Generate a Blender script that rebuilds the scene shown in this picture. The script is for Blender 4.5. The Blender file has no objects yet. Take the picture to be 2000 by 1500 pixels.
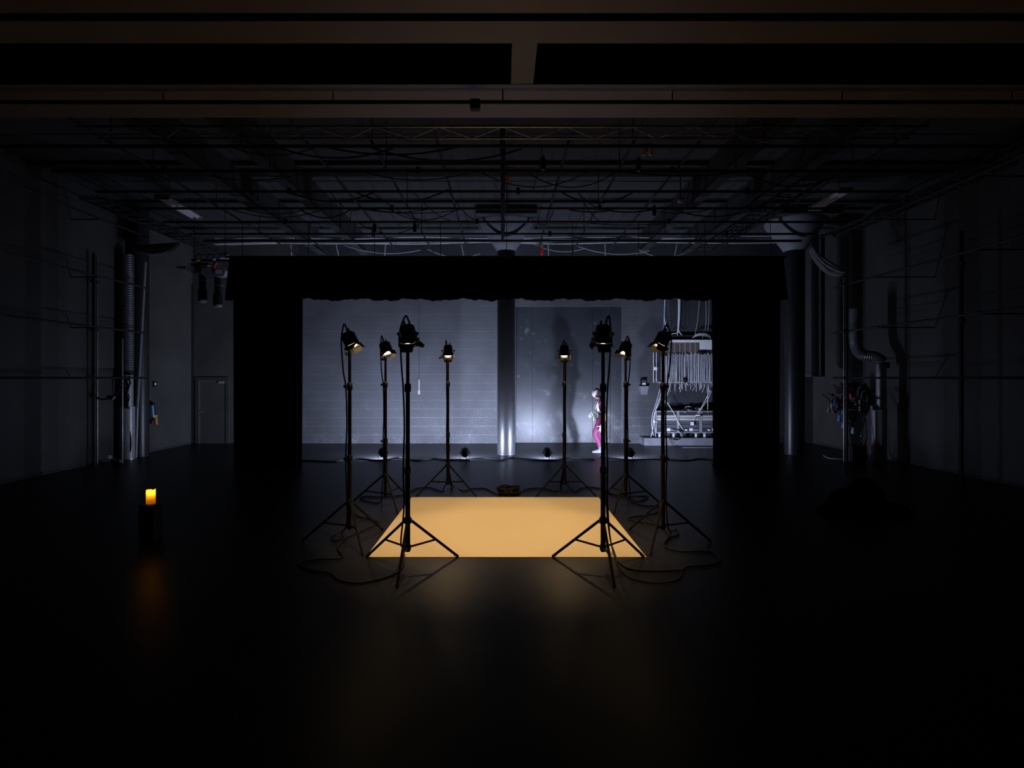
import bpy, bmesh, math, random
from mathutils import Vector, Matrix
R = math.radians
random.seed(11)
scene = bpy.context.scene
C = scene.collection

# ------------------------------------------------------------------ camera
F, CX, CY, H = 1050.0, 982.0, 738.0, 1.9        # focal length (px of 2000), principal point, eye height
cam_d = bpy.data.cameras.new('camera')
cam = bpy.data.objects.new('camera', cam_d); C.objects.link(cam)
cam.location = (0, 0, H); cam.rotation_euler = (R(90), 0, 0)
cam_d.sensor_width = 36; cam_d.lens = F / 2000 * 36
cam_d.shift_x = (1000 - CX) / 2000; cam_d.shift_y = -(750 - CY) / 2000
cam_d.clip_start = .05; cam_d.clip_end = 100
scene.camera = cam

# ------------------------------------------------------------------ world and exposure
w = bpy.data.worlds.new('world'); scene.world = w; w.use_nodes = True
w.node_tree.nodes['Background'].inputs[0].default_value = (0, 0, 0, 1)
w.node_tree.nodes['Background'].inputs[1].default_value = 0
vs = scene.view_settings
vs.view_transform = 'Standard'; vs.look = 'None'; vs.exposure = 0; vs.gamma = 1; vs.use_curve_mapping = False
cy = scene.cycles
cy.max_bounces = 6; cy.diffuse_bounces = 4; cy.glossy_bounces = 3; cy.transmission_bounces = 3; cy.sample_clamp_indirect = 3; cy.adaptive_threshold = .03

WARM = (1.0, .64, .31); COOL = (.60, .69, 1.0)
P_WARM = 46.0        # each lamp on a stand
P_COOL = 515.0       # each can on the floor: its beam
P_SPILL = 125.0       # and what its lens scatters sideways
P_CANDLE = .5

def at(x, y, Y): return Vector(((x - CX) * Y / F, Y, H - (y - CY) * Y / F))
def fl(x, y, z=.012):
    Y = F * H / (y - CY); return Vector(((x - CX) * Y / F, Y, z))

# ------------------------------------------------------------------ materials
def mat(name, col, rough=.6, metal=0, var=.15, scale=8, bump=0, spec=None, emit=None, es=0):
    m = bpy.data.materials.new(name); m.use_nodes = True
    nt = m.node_tree; b = nt.nodes['Principled BSDF']
    b.inputs['Roughness'].default_value = rough; b.inputs['Metallic'].default_value = metal
    if spec is not None: b.inputs['Specular IOR Level'].default_value = spec
    geo = nt.nodes.new('ShaderNodeNewGeometry')
    nz = nt.nodes.new('ShaderNodeTexNoise'); nz.inputs['Scale'].default_value = scale; nz.inputs['Detail'].default_value = 4
    nt.links.new(geo.outputs['Position'], nz.inputs['Vector'])
    rp = nt.nodes.new('ShaderNodeValToRGB')
    rp.color_ramp.elements[0].position = .3; rp.color_ramp.elements[1].position = .7
    rp.color_ramp.elements[0].color = tuple(c * (1 - var) for c in col) + (1,)
    rp.color_ramp.elements[1].color = tuple(min(1, c * (1 + var)) for c in col) + (1,)
    nt.links.new(nz.outputs['Fac'], rp.inputs['Fac']); nt.links.new(rp.outputs['Color'], b.inputs['Base Color'])
    if bump:
        bp = nt.nodes.new('ShaderNodeBump'); bp.inputs['Strength'].default_value = bump; bp.inputs['Distance'].default_value = .01
        nt.links.new(nz.outputs['Fac'], bp.inputs['Height']); nt.links.new(bp.outputs['Normal'], b.inputs['Normal'])
    if emit:
        b.inputs['Emission Color'].default_value = emit + (1,); b.inputs['Emission Strength'].default_value = es
    return m

def scuffed(name, col, scuff, rough, amount, big=1.2, fine=26, low=1.5):
    """painted wall: broad patchy tone, pale scuffs and chips, more of them low down where things bump it"""
    m = mat(name, col, rough, var=.18, scale=big, bump=0); nt = m.node_tree; b = nt.nodes['Principled BSDF']
    base = b.inputs['Base Color'].links[0].from_socket
    geo = next(n for n in nt.nodes if n.type == 'NEW_GEOMETRY')
    n1 = nt.nodes.new('ShaderNodeTexNoise'); n1.inputs['Scale'].default_value = fine; n1.inputs['Detail'].default_value = 6; n1.inputs['Roughness'].default_value = .75
    n2 = nt.nodes.new('ShaderNodeTexNoise'); n2.inputs['Scale'].default_value = 1.7; n2.inputs['Detail'].default_value = 3
    for n in (n1, n2): nt.links.new(geo.outputs['Position'], n.inputs['Vector'])
    sx = nt.nodes.new('ShaderNodeSeparateXYZ'); nt.links.new(geo.outputs['Position'], sx.inputs[0])
    mr = nt.nodes.new('ShaderNodeMapRange'); mr.inputs[1].default_value = 0; mr.inputs[2].default_value = low; mr.inputs[3].default_value = .11; mr.inputs[4].default_value = 0
    nt.links.new(sx.outputs['Z'], mr.inputs[0])
    a = nt.nodes.new('ShaderNodeMath'); a.operation = 'MULTIPLY_ADD'; a.inputs[1].default_value = .25
    nt.links.new(n2.outputs['Fac'], a.inputs[0]); nt.links.new(n1.outputs['Fac'], a.inputs[2])
    a2 = nt.nodes.new('ShaderNodeMath'); nt.links.new(a.outputs[0], a2.inputs[0]); nt.links.new(mr.outputs[0], a2.inputs[1])
    rp = nt.nodes.new('ShaderNodeValToRGB'); rp.color_ramp.elements[0].position = .755; rp.color_ramp.elements[1].position = .92
    rp.color_ramp.elements[1].color = (amount,) * 3 + (1,)
    nt.links.new(a2.outputs[0], rp.inputs['Fac'])
    mx = nt.nodes.new('ShaderNodeMix'); mx.data_type = 'RGBA'; mx.inputs['B'].default_value = scuff + (1,)
    nt.links.new(rp.outputs['Color'], mx.inputs['Factor']); nt.links.new(base, mx.inputs['A']); nt.links.new(mx.outputs['Result'], b.inputs['Base Color'])
    return m

M = {}
M['floor'] = mat('black_vinyl_floor', (.014, .014, .015), .38, var=.12, scale=2.5, spec=.14)
M['block'] = scuffed('grey_black_painted_block', (.054, .055, .060), (.24, .24, .25), .68, .9, fine=44)
M['mortar'] = scuffed('worn_mortar', (.115, .117, .125), (.5, .5, .52), .5, .9, fine=7)
M['capital'] = mat('pale_column_head', (.34, .34, .36), .6, var=.1, scale=3)
M['plaster'] = scuffed('charcoal_painted_wall', (.074, .071, .066), (.18, .18, .17), .5, .5)
M['render'] = scuffed('dark_painted_render', (.042, .043, .048), (.15, .15, .16), .5, .5)
M['panel'] = scuffed('grey_painted_door_panel', (.022, .024, .028), (.12, .12, .13), .38, .8, big=1.6, fine=3.4, low=2.4)
M['ceiling'] = mat('dark_ceiling_paint', (.062, .061, .061), .8, var=.15, scale=1.5)
M['beam'] = mat('grey_painted_steel_beam', (.26, .25, .26), .42, var=.06, scale=2, spec=.8)
M['darkbeam'] = mat('black_painted_steel_beam', (.05, .05, .05), .6, var=.1, scale=2)
M['velvet'] = mat('black_velvet', (.004, .004, .004), 1, var=.2, scale=20, spec=.05)
M['black'] = mat('black_powder_coat', (.008, .0078, .0075), .5, var=.2, scale=15, spec=.3)
M['stand'] = mat('black_anodised_tube', (.0055, .005, .005), .55, var=.15, scale=15, spec=.16)
M['lampbody'] = mat('black_lamp_housing', (.008, .0078, .0075), .55, var=.2, scale=20, spec=.3)
M['flap'] = mat('dull_black_metal_flap', (.10, .09, .08), .4, .4, var=.2, scale=20)
M['rubber'] = mat('black_cable_rubber', (.005, .005, .005), .6, var=.2, scale=20, spec=.25)
M['greycable'] = mat('pale_grey_cable', (.58, .58, .60), .5, var=.2, scale=9)
M['whitecable'] = mat('white_cable', (.76, .76, .80), .45, var=.12, scale=9)
M['bluecable'] = mat('blue_cable', (.12, .2, .55), .5, var=.12, scale=9)
M['steel'] = mat('galvanised_steel', (.45, .45, .47), .35, .85, var=.2, scale=12)
M['darksteel'] = mat('dark_steel_pipe', (.05, .05, .052), .4, .5, var=.2, scale=12)
M['alu'] = mat('aluminium_case_edge', (.68, .68, .70), .35, .5, var=.12, scale=10)
M['casepanel'] = mat('dark_case_panel', (.045, .047, .055), .5, var=.15, scale=10)
M['whiteplate'] = mat('white_plate', (.85, .85, .87), .5, var=.06, scale=10)
M['yellowplate'] = mat('pale_yellow_strip', (.42, .40, .26), .5, var=.1, scale=10)
M['wood'] = mat('worn_brown_board', (.16, .12, .10), .6, var=.25, scale=14)
M['column'] = scuffed('black_gloss_column_paint', (.020, .020, .022), (.11, .11, .12), .36, .7, fine=34)
M['sheet'] = mat('pale_straw_floor_sheet', (.80, .68, .45), .75, var=.012, scale=1.2)
M['red'] = mat('red_plastic', (.85, .05, .04), .45, var=.1)
M['blue'] = mat('blue_plastic', (.14, .42, .95), .45, var=.1)
M['paleblue'] = mat('pale_blue_plastic', (.45, .70, .88), .45, var=.1)
M['orange'] = mat('orange_plastic', (.75, .30, .02), .45, var=.1)
M['yellow'] = mat('yellow_plastic', (.80, .48, .03), .45, var=.1)
M['net'] = mat('grey_black_cloth', (.15, .15, .16), .9, var=.2, scale=10)
M['skin'] = mat('pale_made_up_skin', (.34, .265, .26), .5, var=.04, scale=20)
M['jacket'] = mat('crimson_cloth', (.075, .003, .02), .75, var=.15, scale=25)
M['trousers'] = mat('magenta_cloth', (.105, .0075, .045), .75, var=.12, scale=25)
M['sash'] = mat('off_white_cloth', (.27, .27, .25), .8, var=.1, scale=25)
M['gold'] = mat('ochre_gold_cloth', (.24, .135, .05), .6, var=.15, scale=30)
M['sock'] = mat('blue_grey_knit', (.075, .10, .13), .85, var=.15, scale=40)
M['shoe'] = mat('pale_grey_canvas', (.11, .11, .14), .7, var=.08, scale=30)
M['hair'] = mat('dark_brown_hair', (.022, .013, .011), .75, var=.4, scale=50, spec=.2)
M['dark'] = mat('dark_makeup', (.02, .015, .02), .5)
M['lip'] = mat('dark_lip', (.25, .05, .07), .5)
M['petal'] = mat('white_petal', (.32, .32, .31), .6, var=.06, scale=30)
M['leaf'] = mat('dark_green_leaf', (.035, .055, .032), .55, var=.3, scale=30)
M['lens_warm'] = mat('lit_warm_lens', (.1, .1, .1), .3, emit=(1, .72, .36), es=30)
M['lens_cool'] = mat('lit_cool_lens', (.1, .1, .1), .3, emit=(.78, .86, 1), es=60)
M['flame'] = mat('lit_candle_flame', (.1, .1, .1), .4, emit=(1, .62, .14), es=7)
M['plinth'] = mat('black_plinth_paint', (.006, .006, .006), .7, var=.1)
M['tubewhite'] = mat('white_lamp_tube', (.75, .75, .75), .3, var=.03)
M['duct'] = mat('grey_spiral_duct', (.16, .16, .17), .4, .3, var=.2, scale=8)
M['pipegrey'] = mat('grey_painted_pipe', (.42, .42, .44), .32, .1, var=.15, scale=8)
M['greyitem'] = mat('mid_grey_plastic', (.28, .28, .30), .55, var=.1)
M['cratewood'] = mat('grey_painted_plinth', (.20, .20, .22), .55, var=.12, scale=4)
wm = bpy.data.materials.new('translucent_wax'); wm.use_nodes = True      # thin wax shell: diffuse + translucent
nt = wm.node_tree; nt.nodes.clear(); o_ = nt.nodes.new('ShaderNodeOutputMaterial')
d_ = nt.nodes.new('ShaderNodeBsdfDiffuse'); d_.inputs[0].default_value = (.7, .42, .10, 1)
t_ = nt.nodes.new('ShaderNodeBsdfTranslucent'); t_.inputs[0].default_value = (.95, .60, .10, 1)
x_ = nt.nodes.new('ShaderNodeMixShader'); x_.inputs[0].default_value = .6
nt.links.new(d_.outputs[0], x_.inputs[1]); nt.links.new(t_.outputs[0], x_.inputs[2]); nt.links.new(x_.outputs[0], o_.inputs[0])
M['wax'] = wm

# ------------------------------------------------------------------ mesh helpers
class MB:
    def __init__(s): s.v = []; s.f = []
    def add(s, vs, fs):
        b = len(s.v); s.v += [tuple(v) for v in vs]; s.f += [tuple(i + b for i in f) for f in fs]; return s
    def box(s, x0, x1, y0, y1, z0, z1, fn=None):
        vs = [Vector((x, y, z)) for x in (x0, x1) for y in (y0, y1) for z in (z0, z1)]
        if fn: vs = [fn(v) for v in vs]
        return s.add(vs, [(0, 1, 3, 2), (4, 6, 7, 5), (0, 4, 5, 1), (2, 3, 7, 6), (0, 2, 6, 4), (1, 5, 7, 3)])
    def tube(s, pts, r, n=8, cap=True):
        pts = [Vector(p) for p in pts]; rs = r if isinstance(r, (list, tuple)) else [r] * len(pts)
        vs = []; ref = None
        for i, p in enumerate(pts):
            t = (pts[min(i + 1, len(pts) - 1)] - pts[max(i - 1, 0)]).normalized()
            if ref is None: ref = Vector((0, 0, 1)) if abs(t.z) < .9 else Vector((1, 0, 0))
            a = (ref - t * ref.dot(t))
            if a.length < 1e-5: a = t.orthogonal()
            a.normalize(); ref = a; b = t.cross(a)
            vs += [p + (a * math.cos(2 * math.pi * k / n) + b * math.sin(2 * math.pi * k / n)) * rs[i] for k in range(n)]
        fs = [(i * n + k, i * n + (k + 1) % n, (i + 1) * n + (k + 1) % n, (i + 1) * n + k) for i in range(len(pts) - 1) for k in range(n)]
        if cap: fs += [tuple(range(n))[::-1], tuple((len(pts) - 1) * n + k for k in range(n))]
        return s.add(vs, fs)
    def lathe(s, prof, n=20, c=(0, 0, 0), cap=True):
        vs = [(c[0] + r * math.cos(2 * math.pi * k / n), c[1] + r * math.sin(2 * math.pi * k / n), c[2] + z) for r, z in prof for k in range(n)]
        fs = [(i * n + k, i * n + (k + 1) % n, (i + 1) * n + (k + 1) % n, (i + 1) * n + k) for i in range(len(prof) - 1) for k in range(n)]
        if cap: fs += [tuple(range(n))[::-1], tuple((len(prof) - 1) * n + k for k in range(n))]
        return s.add(vs, fs)
    def prism(s, poly, d, fn=None):
        """poly: 3-D points of a flat outline, d: extrusion vector"""
        a = [Vector(p) for p in poly]; b = [p + Vector(d) for p in a]; n = len(a)
        vs = a + b
        if fn: vs = [fn(v) for v in vs]
        return s.add(vs, [tuple(range(n))[::-1], tuple(range(n, 2 * n))] + [(k, (k + 1) % n, n + (k + 1) % n, n + k) for k in range(n)])
    def ball(s, c, r, n=10, m=6, sc=(1, 1, 1)):
        prof = []
        c = Vector(c); vs = []; 
        for i in range(m + 1):
            th = math.pi * i / m
            rr = max(.02, math.sin(th))
            for k in range(n):
                vs.append(c + Vector((rr * math.cos(2 * math.pi * k / n) * sc[0], rr * math.sin(2 * math.pi * k / n) * sc[1], math.cos(th) * sc[2])) * r)
        fs = [(i * n + k, (i + 1) * n + k, (i + 1) * n + (k + 1) % n, i * n + (k + 1) % n) for i in range(m) for k in range(n)]
        fs += [tuple(range(n)), tuple(m * n + k for k in range(n))[::-1]]
        return s.add(vs, fs)
    def mesh(s, name, m, smooth=False):
        me = bpy.data.meshes.new(name); me.from_pydata(s.v, [], s.f); me.materials.append(m)
        bm = bmesh.new(); bm.from_mesh(me); bmesh.ops.recalc_face_normals(bm, faces=bm.faces); bm.to_mesh(me); bm.free()
        if smooth:
            me.shade_smooth()
            if hasattr(me, 'set_sharp_from_angle'): me.set_sharp_from_angle(angle=R(40))
        return me
    def build(s, name, m, parent=None, smooth=False):
        return link(name, s.mesh(name, M[m] if isinstance(m, str) else m, smooth), parent)
def link(name, me, parent=None, loc=None, rz=0):
    o = bpy.data.objects.new(name, me); C.objects.link(o)
    if parent: o.parent = parent
    if loc is not None: o.location = loc
    if rz: o.rotation_euler.z = rz
    return o
def tag(o, label, cat=None, group=None, kind=None):
    o['label'] = label
    if cat: o['category'] = cat
    if group: o['group'] = group
    if kind: o['kind'] = kind
    return o
def thing(name, loc, label, cat, group=None, rz=0):
    o = bpy.data.objects.new(name, None); C.objects.link(o); o.location = loc; o.rotation_euler.z = rz; o.empty_display_size = .1
    return tag(o, label, cat, group)
def copy_tree(o, parent=None):
    c = o.copy(); C.objects.link(c); c.parent = parent
    for ch in [x for x in KIDS.get(o.name, [])]: copy_tree(ch, c)
    return c
KIDS = {}
def index_kids():
    KIDS.clear()
    for o in C.objects:
        if o.parent: KIDS.setdefault(o.parent.name, []).append(o)
def smooth(pts, k=6):
    pts = [Vector(p) for p in pts]; out = []
    for i in range(len(pts) - 1):
        p0 = pts[max(i - 1, 0)]; p1 = pts[i]; p2 = pts[i + 1]; p3 = pts[min(i + 2, len(pts) - 1)]
        for j in range(k):
            t = j / k
            out.append(.5 * ((2 * p1) + (p2 - p0) * t + (2 * p0 - 5 * p1 + 4 * p2 - p3) * t * t + (3 * p1 - p0 - 3 * p2 + p3) * t ** 3))
    return out + [pts[-1]]
def sag(a, b, d, k=10):
    a = Vector(a); b = Vector(b)
    return [a.lerp(b, i / k) + Vector((0, 0, -4 * d * (i / k) * (1 - i / k))) for i in range(k + 1)]

# ------------------------------------------------------------------ the room
XL, XR, YB, YF, ZC = -9.0, 9.0, 15.6, -2.5, 6.0
S = lambda o, label: tag(o, label, kind='structure')
S(MB().box(XL - .2, XR + .2, YF - .2, YB + .5, -.1, 0).build('floor', 'floor'), 'black vinyl stage floor with a soft sheen')
ceil = S(MB().box(XL - .2, XR + .2, YF - .2, YB + .5, ZC, ZC + .2).build('ceiling', 'ceiling'), 'dark painted ceiling slab above the pipes')
S(MB().box(XL - .2, XL, YF - .2, YB + .5, 0, ZC).build('wall_left', 'plaster'), 'charcoal painted side wall on the left')
S(MB().box(XR, XR + .2, YF - .2, YB + .5, 0, ZC).build('wall_right', 'plaster'), 'charcoal painted side wall on the right')
S(MB().box(XL, XR, YF - .2, YF, 0, ZC).build('wall_front', 'plaster'), 'dark wall behind the viewer')
# back wall: mortar bed with an opening for the big panelled door, blocks laid on it
DX0, DX1, DZ = .37, 3.46, 3.98
bw = MB().prism([(XL, YB + .004, 0), (DX0, YB + .004, 0), (DX0, YB + .004, DZ), (DX1, YB + .004, DZ), (DX1, YB + .004, 0), (XR, YB + .004, 0), (XR, YB + .004, ZC), (XL, YB + .004, ZC)], (0, .4, 0)).build('wall_back', 'mortar')
S(bw, 'back wall of dark painted concrete blocks')
BW, BH, J = .499, .249, .010
def block_mesh(wd):
    c = .003; hw = wd / 2 - .003; hh = BH / 2 - J / 2; d = .012
    ring = lambda x, z, y: [(-x, y, -z), (x, y, -z), (x, y, z), (-x, y, z)]
    vs = ring(hw, hh, d) + ring(hw, hh, c * .5) + ring(hw - c, hh - c, 0)
    fs = [(i * 4 + k, i * 4 + (k + 1) % 4, (i + 1) * 4 + (k + 1) % 4, (i + 1) * 4 + k) for i in range(2) for k in range(4)] + [(8, 9, 10, 11)]
    return MB().add(vs, fs).mesh('block', M['block'])
cache = {}
def lay(x0, x1, row):
    z = row * BH + BH / 2; x = x0
    off = BW / 2 if row % 2 else BW
    first = True
    while x < x1 - .03:
        wd = off if first else BW
        wd = min(wd, x1 - x); first = False
        k = round(wd, 3)
        if k not in cache: cache[k] = block_mesh(wd)
        link('block', cache[k], bw, (x + wd / 2, YB - random.uniform(0, .0015), z)); x += wd
for row in range(17):
    lay(-5.95, DX0, row)
    lay(DX1, DX1 + 1.4, row)
lay(DX0, DX1, 16)
MB().box(XL, -5.955, YB, YB + .01, 0, ZC).build('plain_render', 'plaster', bw)
MB().box(DX1 + 1.405, XR, YB, YB + .01, 0, ZC).build('plain_render', 'render', bw)
MB().box(-5.95, DX1 + 1.4, YB, YB + .01, 17 * BH + .005, ZC).build('plain_render', 'render', bw)
# big door: three sheet panels in a shallow recess, with jamb and head
door = S(MB().box(DX0 - .0, DX1 + .0, YB + .16, YB + .3, 0, DZ).build('door_1', 'plaster'), 'tall grey three panel door set in the block wall')
xs = [DX0 + .005, .865, 2.62, 3.13]
for a, b in zip(xs, xs[1:]): MB().box(a + .004, b - .004, YB + .10, YB + .16, .01, DZ - .01).build('panel', 'panel', door)
MB().box(3.13, DX1 - .002, YB + .03, YB + .16, 0, DZ).build('jamb', 'panel', door)
MB().box(DX1 - .008, DX1 + .006, YB - .008, YB + .03, 0, DZ).build('edge_strip', 'mortar', door)
MB().box(DX0, DX1, YB - .008, YB + .02, DZ - .006, DZ + .008).build('head_strip', 'mortar', door)
# small door in the left corner
d2 = S(MB().box(-8.80, -8.02, YB - .03, YB, 0, 1.83).build('door_2', 'plaster'), 'dark flush door in the left corner of the back wall')
for x0, x1, z0, z1, n in ((-8.90, -8.80, 0, 1.92, 'frame'), (-8.02, -7.93, 0, 1.92, 'frame'), (-8.80, -8.02, 1.83, 1.92, 'frame')):
    MB().box(x0, x1, YB - .05, YB, z0, z1).build(n, 'darkbeam', d2)
MB().box(-8.80, -8.775, YB - .045, YB - .03, 0, 1.83).build('edge_strip', 'steel', d2)
MB().box(-8.78, -8.38, YB - .045, YB - .03, 1.80, 1.825).build('edge_strip', 'steel', d2)
MB().tube([(-8.72, YB - .03, .93), (-8.72, YB - .075, .93)], .025, 10).build('lock', 'steel', d2)
MB().tube([(-8.72, YB - .03, .82), (-8.72, YB - .08, .82), (-8.60, YB - .08, .82)], .011, 8).build('handle', 'steel', d2)
MB().box(-8.22, -8.06, YB - .07, YB - .03, 1.74, 1.80).build('door_closer', 'greyitem', d2)
S(MB().box(-9.0, -8.95, YB - .07, YB, 0, 4.6).build('trim_1', 'darksteel'), 'thin metal corner strip left of the small door')
S(MB().box(XL, XL + .015, 9, 15.5, 0, .06).build('baseboard_left', 'darkbeam'), 'low black skirting on the left wall')
S(MB().box(XR - .015, XR, 8, 15.5, 0, .06).build('baseboard_right', 'darkbeam'), 'low black skirting on the right wall')

# columns with flared heads
def column(x, y, r, label, skirt=False):
    t = thing('column', (x, y, 0), label, 'column')
    MB().lathe([(r, 0), (r, 5.05)], 32).build('shaft', 'column', t, True)
    if skirt: MB().lathe([(r, 5.05), (r, ZC)], 32).build('upper_shaft', 'column', t, True)
    else: MB().lathe([(r + .005, 5.05), (r + .45, 5.72), (r + .45, 5.78)], 32).build('flared_head', 'capital', t, True)
    if not skirt: MB().box(-.72, .72, -.72, .72, 5.78, ZC).build('drop_panel', 'ceiling', t)
    MB().lathe([(r + .006, 0), (r + .006, .02), (r + .002, .025)], 32).build('base_ring', 'darksteel', t, True)
    return t
column(.085, 13.4, .222, 'black gloss round column behind the middle of the hanging border')
column(7.27, 13.4, .235, 'black gloss round column just outside the curtain, by the hanging cables')
column(-8.86, 13.05, .235, 'round column against the wall with a pale sloping conduit on it', True)

# ceiling beams over the viewer and lengthwise
def beam(name, x0, x1, y0, y1, z0, z1, m):
    return MB().box(x0, x1, y0, y1, z0, z1).build(name, m, ceil)
for y0, y1 in ((3.60, 3.98), (4.07, 4.34), (4.95, 5.58)):
    beam('beam_flange', XL, XR, y0, y1, 4.60, 4.625, 'beam')
    beam('beam_web', XL, XR, (y0 + y1) / 2 - .02, (y0 + y1) / 2 + .02, 4.625, 5.2, 'darkbeam')
beam('cross_beam', .075, .28, 4.34, 4.95, 4.605, 4.63, 'beam')
beam('cross_beam_web', .16, .19, 4.34, 4.95, 4.63, 5.2, 'darkbeam')
beam('loft_deck', XL, XR, 2.5, 5.3, 5.2, 5.24, 'velvet')
for X in (-5.15, -3.95, 3.9, 5.15):
    beam('long_beam', X - .10, X + .10, 6.2, 15.4, 5.42, 5.44, 'darkbeam')
    beam('long_beam_web', X - .02, X + .02, 6.2, 15.4, 5.44, 6.0, 'darkbeam')
for Y in (8.0, 10.2, 12.4, 14.6):
    beam('slab_rib', XL, XR, Y - .03, Y + .03, 5.93, 6.0, 'darkbeam')

# ------------------------------------------------------------------ pipe grid with clamps and swagged cables
grid = thing('pipe_grid', (0, 10, 5.2), 'black pipe grid hung under the ceiling with swagged black cables', 'pipe grid')
def G(mb, n, m='black', sm=True):
    o = mb.build(n, m, None, sm); o.parent = grid; o.matrix_parent_inverse = Matrix.Translation((0, -10, -5.2)); return o
G(MB().tube([(-7.2, 5.07, 4.5), (7.2, 5.07, 4.5)], .018, 10), 'cross_pipe')
for k in range(9): G(MB().tube([(-6.4 + 1.6 * k, 5.07, 4.5), (-6.4 + 1.6 * k, 5.07, 4.6)], .006, 6), 'hanger_rod', 'darksteel')
for Y in (7.66, 8.58, 9.52, 10.47, 11.38, 12.33, 12.95):
    r = .032 if Y > 12.5 else .025
    G(MB().tube([(-7.2, Y, 5.2), (7.2, Y, 5.2)], r, 10), 'cross_pipe')
for k in range(-6, 7):
    if abs(k) in (4,): continue
    X = k * .93
    G(MB().tube([(X, 6.3, 5.25), (X, 14.6, 5.25)], .02, 8), 'long_pipe', 'darksteel')
for k in range(-6, 7, 2):
    for Y in (7.66, 8.58, 10.47, 12.33):
        G(MB().tube([(k * .93, Y, 5.22), (k * .93, Y, ZC)], .008, 6), 'hanger_rod', 'darksteel')
rng = random.Random(5)
for i in range(26):
    Y = rng.choice((7.66, 8.58, 9.52, 10.47, 11.38, 12.33)); x = rng.uniform(-5.5, 4.0); L = rng.uniform(.9, 2.2)
    G(MB().tube(sag((x, Y, 5.2), (x + L, Y + rng.uniform(-.1, .1), 5.2), rng.uniform(.05, .28)), rng.choice((.009, .014)), 5), 'swagged_cable', 'rubber')
for i in range(9):
    x = rng.uniform(-3.5, 3.5); y = rng.choice((7.66, 8.58, 9.52, 10.47))
    G(MB().tube(sag((x, y, 5.2), (x + rng.uniform(-.9, .9), y + rng.choice((.92, 1.85)), 5.2), rng.uniform(.05, .2)), .009, 5), 'swagged_cable', 'rubber')
for x0, x1, y, d, z in ((-1.75, -.45, 7.0, .28, 5.25), (.15, .8, 7.05, .12, 5.2), (.9, 2.9, 7.1, -.02, 5.1), (3.0, 4.6, 7.2, .16, 5.2)):
    G(MB().tube(sag((x0, y, z), (x1, y, z), d), .007, 5), 'pale_cable', 'greyitem')
# pale cable runs in front of the back wall
for i, (z0, z1, y) in enumerate(((5.58, 5.62, 14.2), (5.47, 5.56, 14.1), (5.43, 5.46, 14.15), (5.40, 5.50, 14.05), (5.10, 5.12, 14.5), (5.12, 5.09, 14.45))):
    pts = [(-7.6 + 15.0 * k / 24, y + .02 * math.sin(k * 1.3 + i), z0 + (z1 - z0) * k / 24 + .018 * math.sin(k * .9 + i * 2)) for k in range(25)]
    G(MB().tube(smooth(pts, 3), .014, 6), 'cable_run', 'whitecable')
for x0, x1, z in ((-4.2, -2.2, 5.3), (-2.0, -.6, 5.2), (.8, 2.2, 5.35), (2.0, 3.9, 5.28), (3.6, 4.8, 5.2)):
    G(MB().tube(sag((x0, 14.3, z + .12), (x1, 14.3, z), .15), .009, 5), 'slack_cable', 'greycable')
for x in (-5.6, -4.4, -3.1, -1.1, .3, 1.2, 2.7, 4.6):
    G(MB().tube([(x, 14.2, 5.42), (x + rng.uniform(-.08, .08), 14.25, 5.08)], .012, 6), 'drop_cable', 'greycable')
for k in range(40):
    x = -5.4 + k * .27; Y = (8.58, 9.52, 10.47, 11.38, 12.33)[k % 5]
    if k % 3 == 0:
        G(MB().box(x - .03, x + .03, Y - .035, Y + .035, 5.15, 5.26), 'clamp', 'darksteel', False)
# bundle of cable down the middle pipe
for i in range(4):
    G(MB().tube(smooth([(.0 + .03 * math.sin(i * 2 + k), 7.2 + k * .55, 5.22 + .05 * math.sin(k * 1.7 + i)) for k in range(11)], 3), .016, 6), 'cable_bundle', 'rubber')

# lattice truss
tr = thing('lattice_truss', (0, 7.1, 5.2), 'slim metal lattice truss across the ceiling behind the wide beams', 'truss')
def T(mb, n, m): o = mb.build(n, m, None, True); o.parent = tr; o.matrix_parent_inverse = Matrix.Translation((0, -7.1, -5.2)); return o
for (y, z) in ((6.95, 5.15), (7.29, 5.15), (7.12, 5.38)):
    T(MB().tube([(-5.5, y, z), (5.5, y, z)], .018, 8), 'chord', 'steel')
n = 26
for i in range(n):
    x0 = -5.4 + 10.8 * i / n; x1 = x0 + 10.8 / n
    a, b = ((6.95, 7.29) if i % 2 else (7.29, 6.95))
    T(MB().tube([(x0, a, 5.15), (x1, b, 5.15)], .009, 5), 'lattice_bar', 'steel')

# small fittings hanging on the grid
def hang(px, py, Y, label, m='black', kind='lamp'):
    p = at(px, py, Y); t = thing('hanging_socket', p, label, 'socket', 'small fittings hanging from the pipe grid')
    MB().lathe([(.02, .10), (.035, .06), (.04, -.05), (.028, -.09)], 10).build('body', m, t, True)
    MB().tube([(0, 0, .10), (0, 0, max(.14, 5.18 - p.z))], .006, 5).build('cord', 'rubber', t)
    MB().lathe([(.026, -.10), (.026, -.088)], 10).build('rim', 'greyitem', t, True)
hang(1061, 319, 8.0, 'black socket hanging right of the middle, nearest to the truss')
hang(1247, 322, 8.1, 'black socket with a pale tip hanging under the twin pale tubes')
hang(731, 446, 11.2, 'small black socket hanging leftmost above the hanging border')
hang(810, 445, 11.25, 'black socket with a pale tip hanging second above the border')
hang(1278, 412, 10.0, 'small black socket hanging above the right lamp stands')
t = thing('smoke_detector', at(1329, 393, 10.9), 'small white dome fitted among the ceiling pipes', 'detector')
MB().ball((0, 0, 0), .06, 14, 8, (1, 1, .7)).build('dome', 'whiteplate', t, True)
MB().lathe([(.075, .04), (.075, .055)], 14).build('base', 'greyitem', t); MB().tube([(0, 0, .05), (0, 0, ZC - t.location.z)], .012, 6).build('stem', 'darksteel', t)
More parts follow.
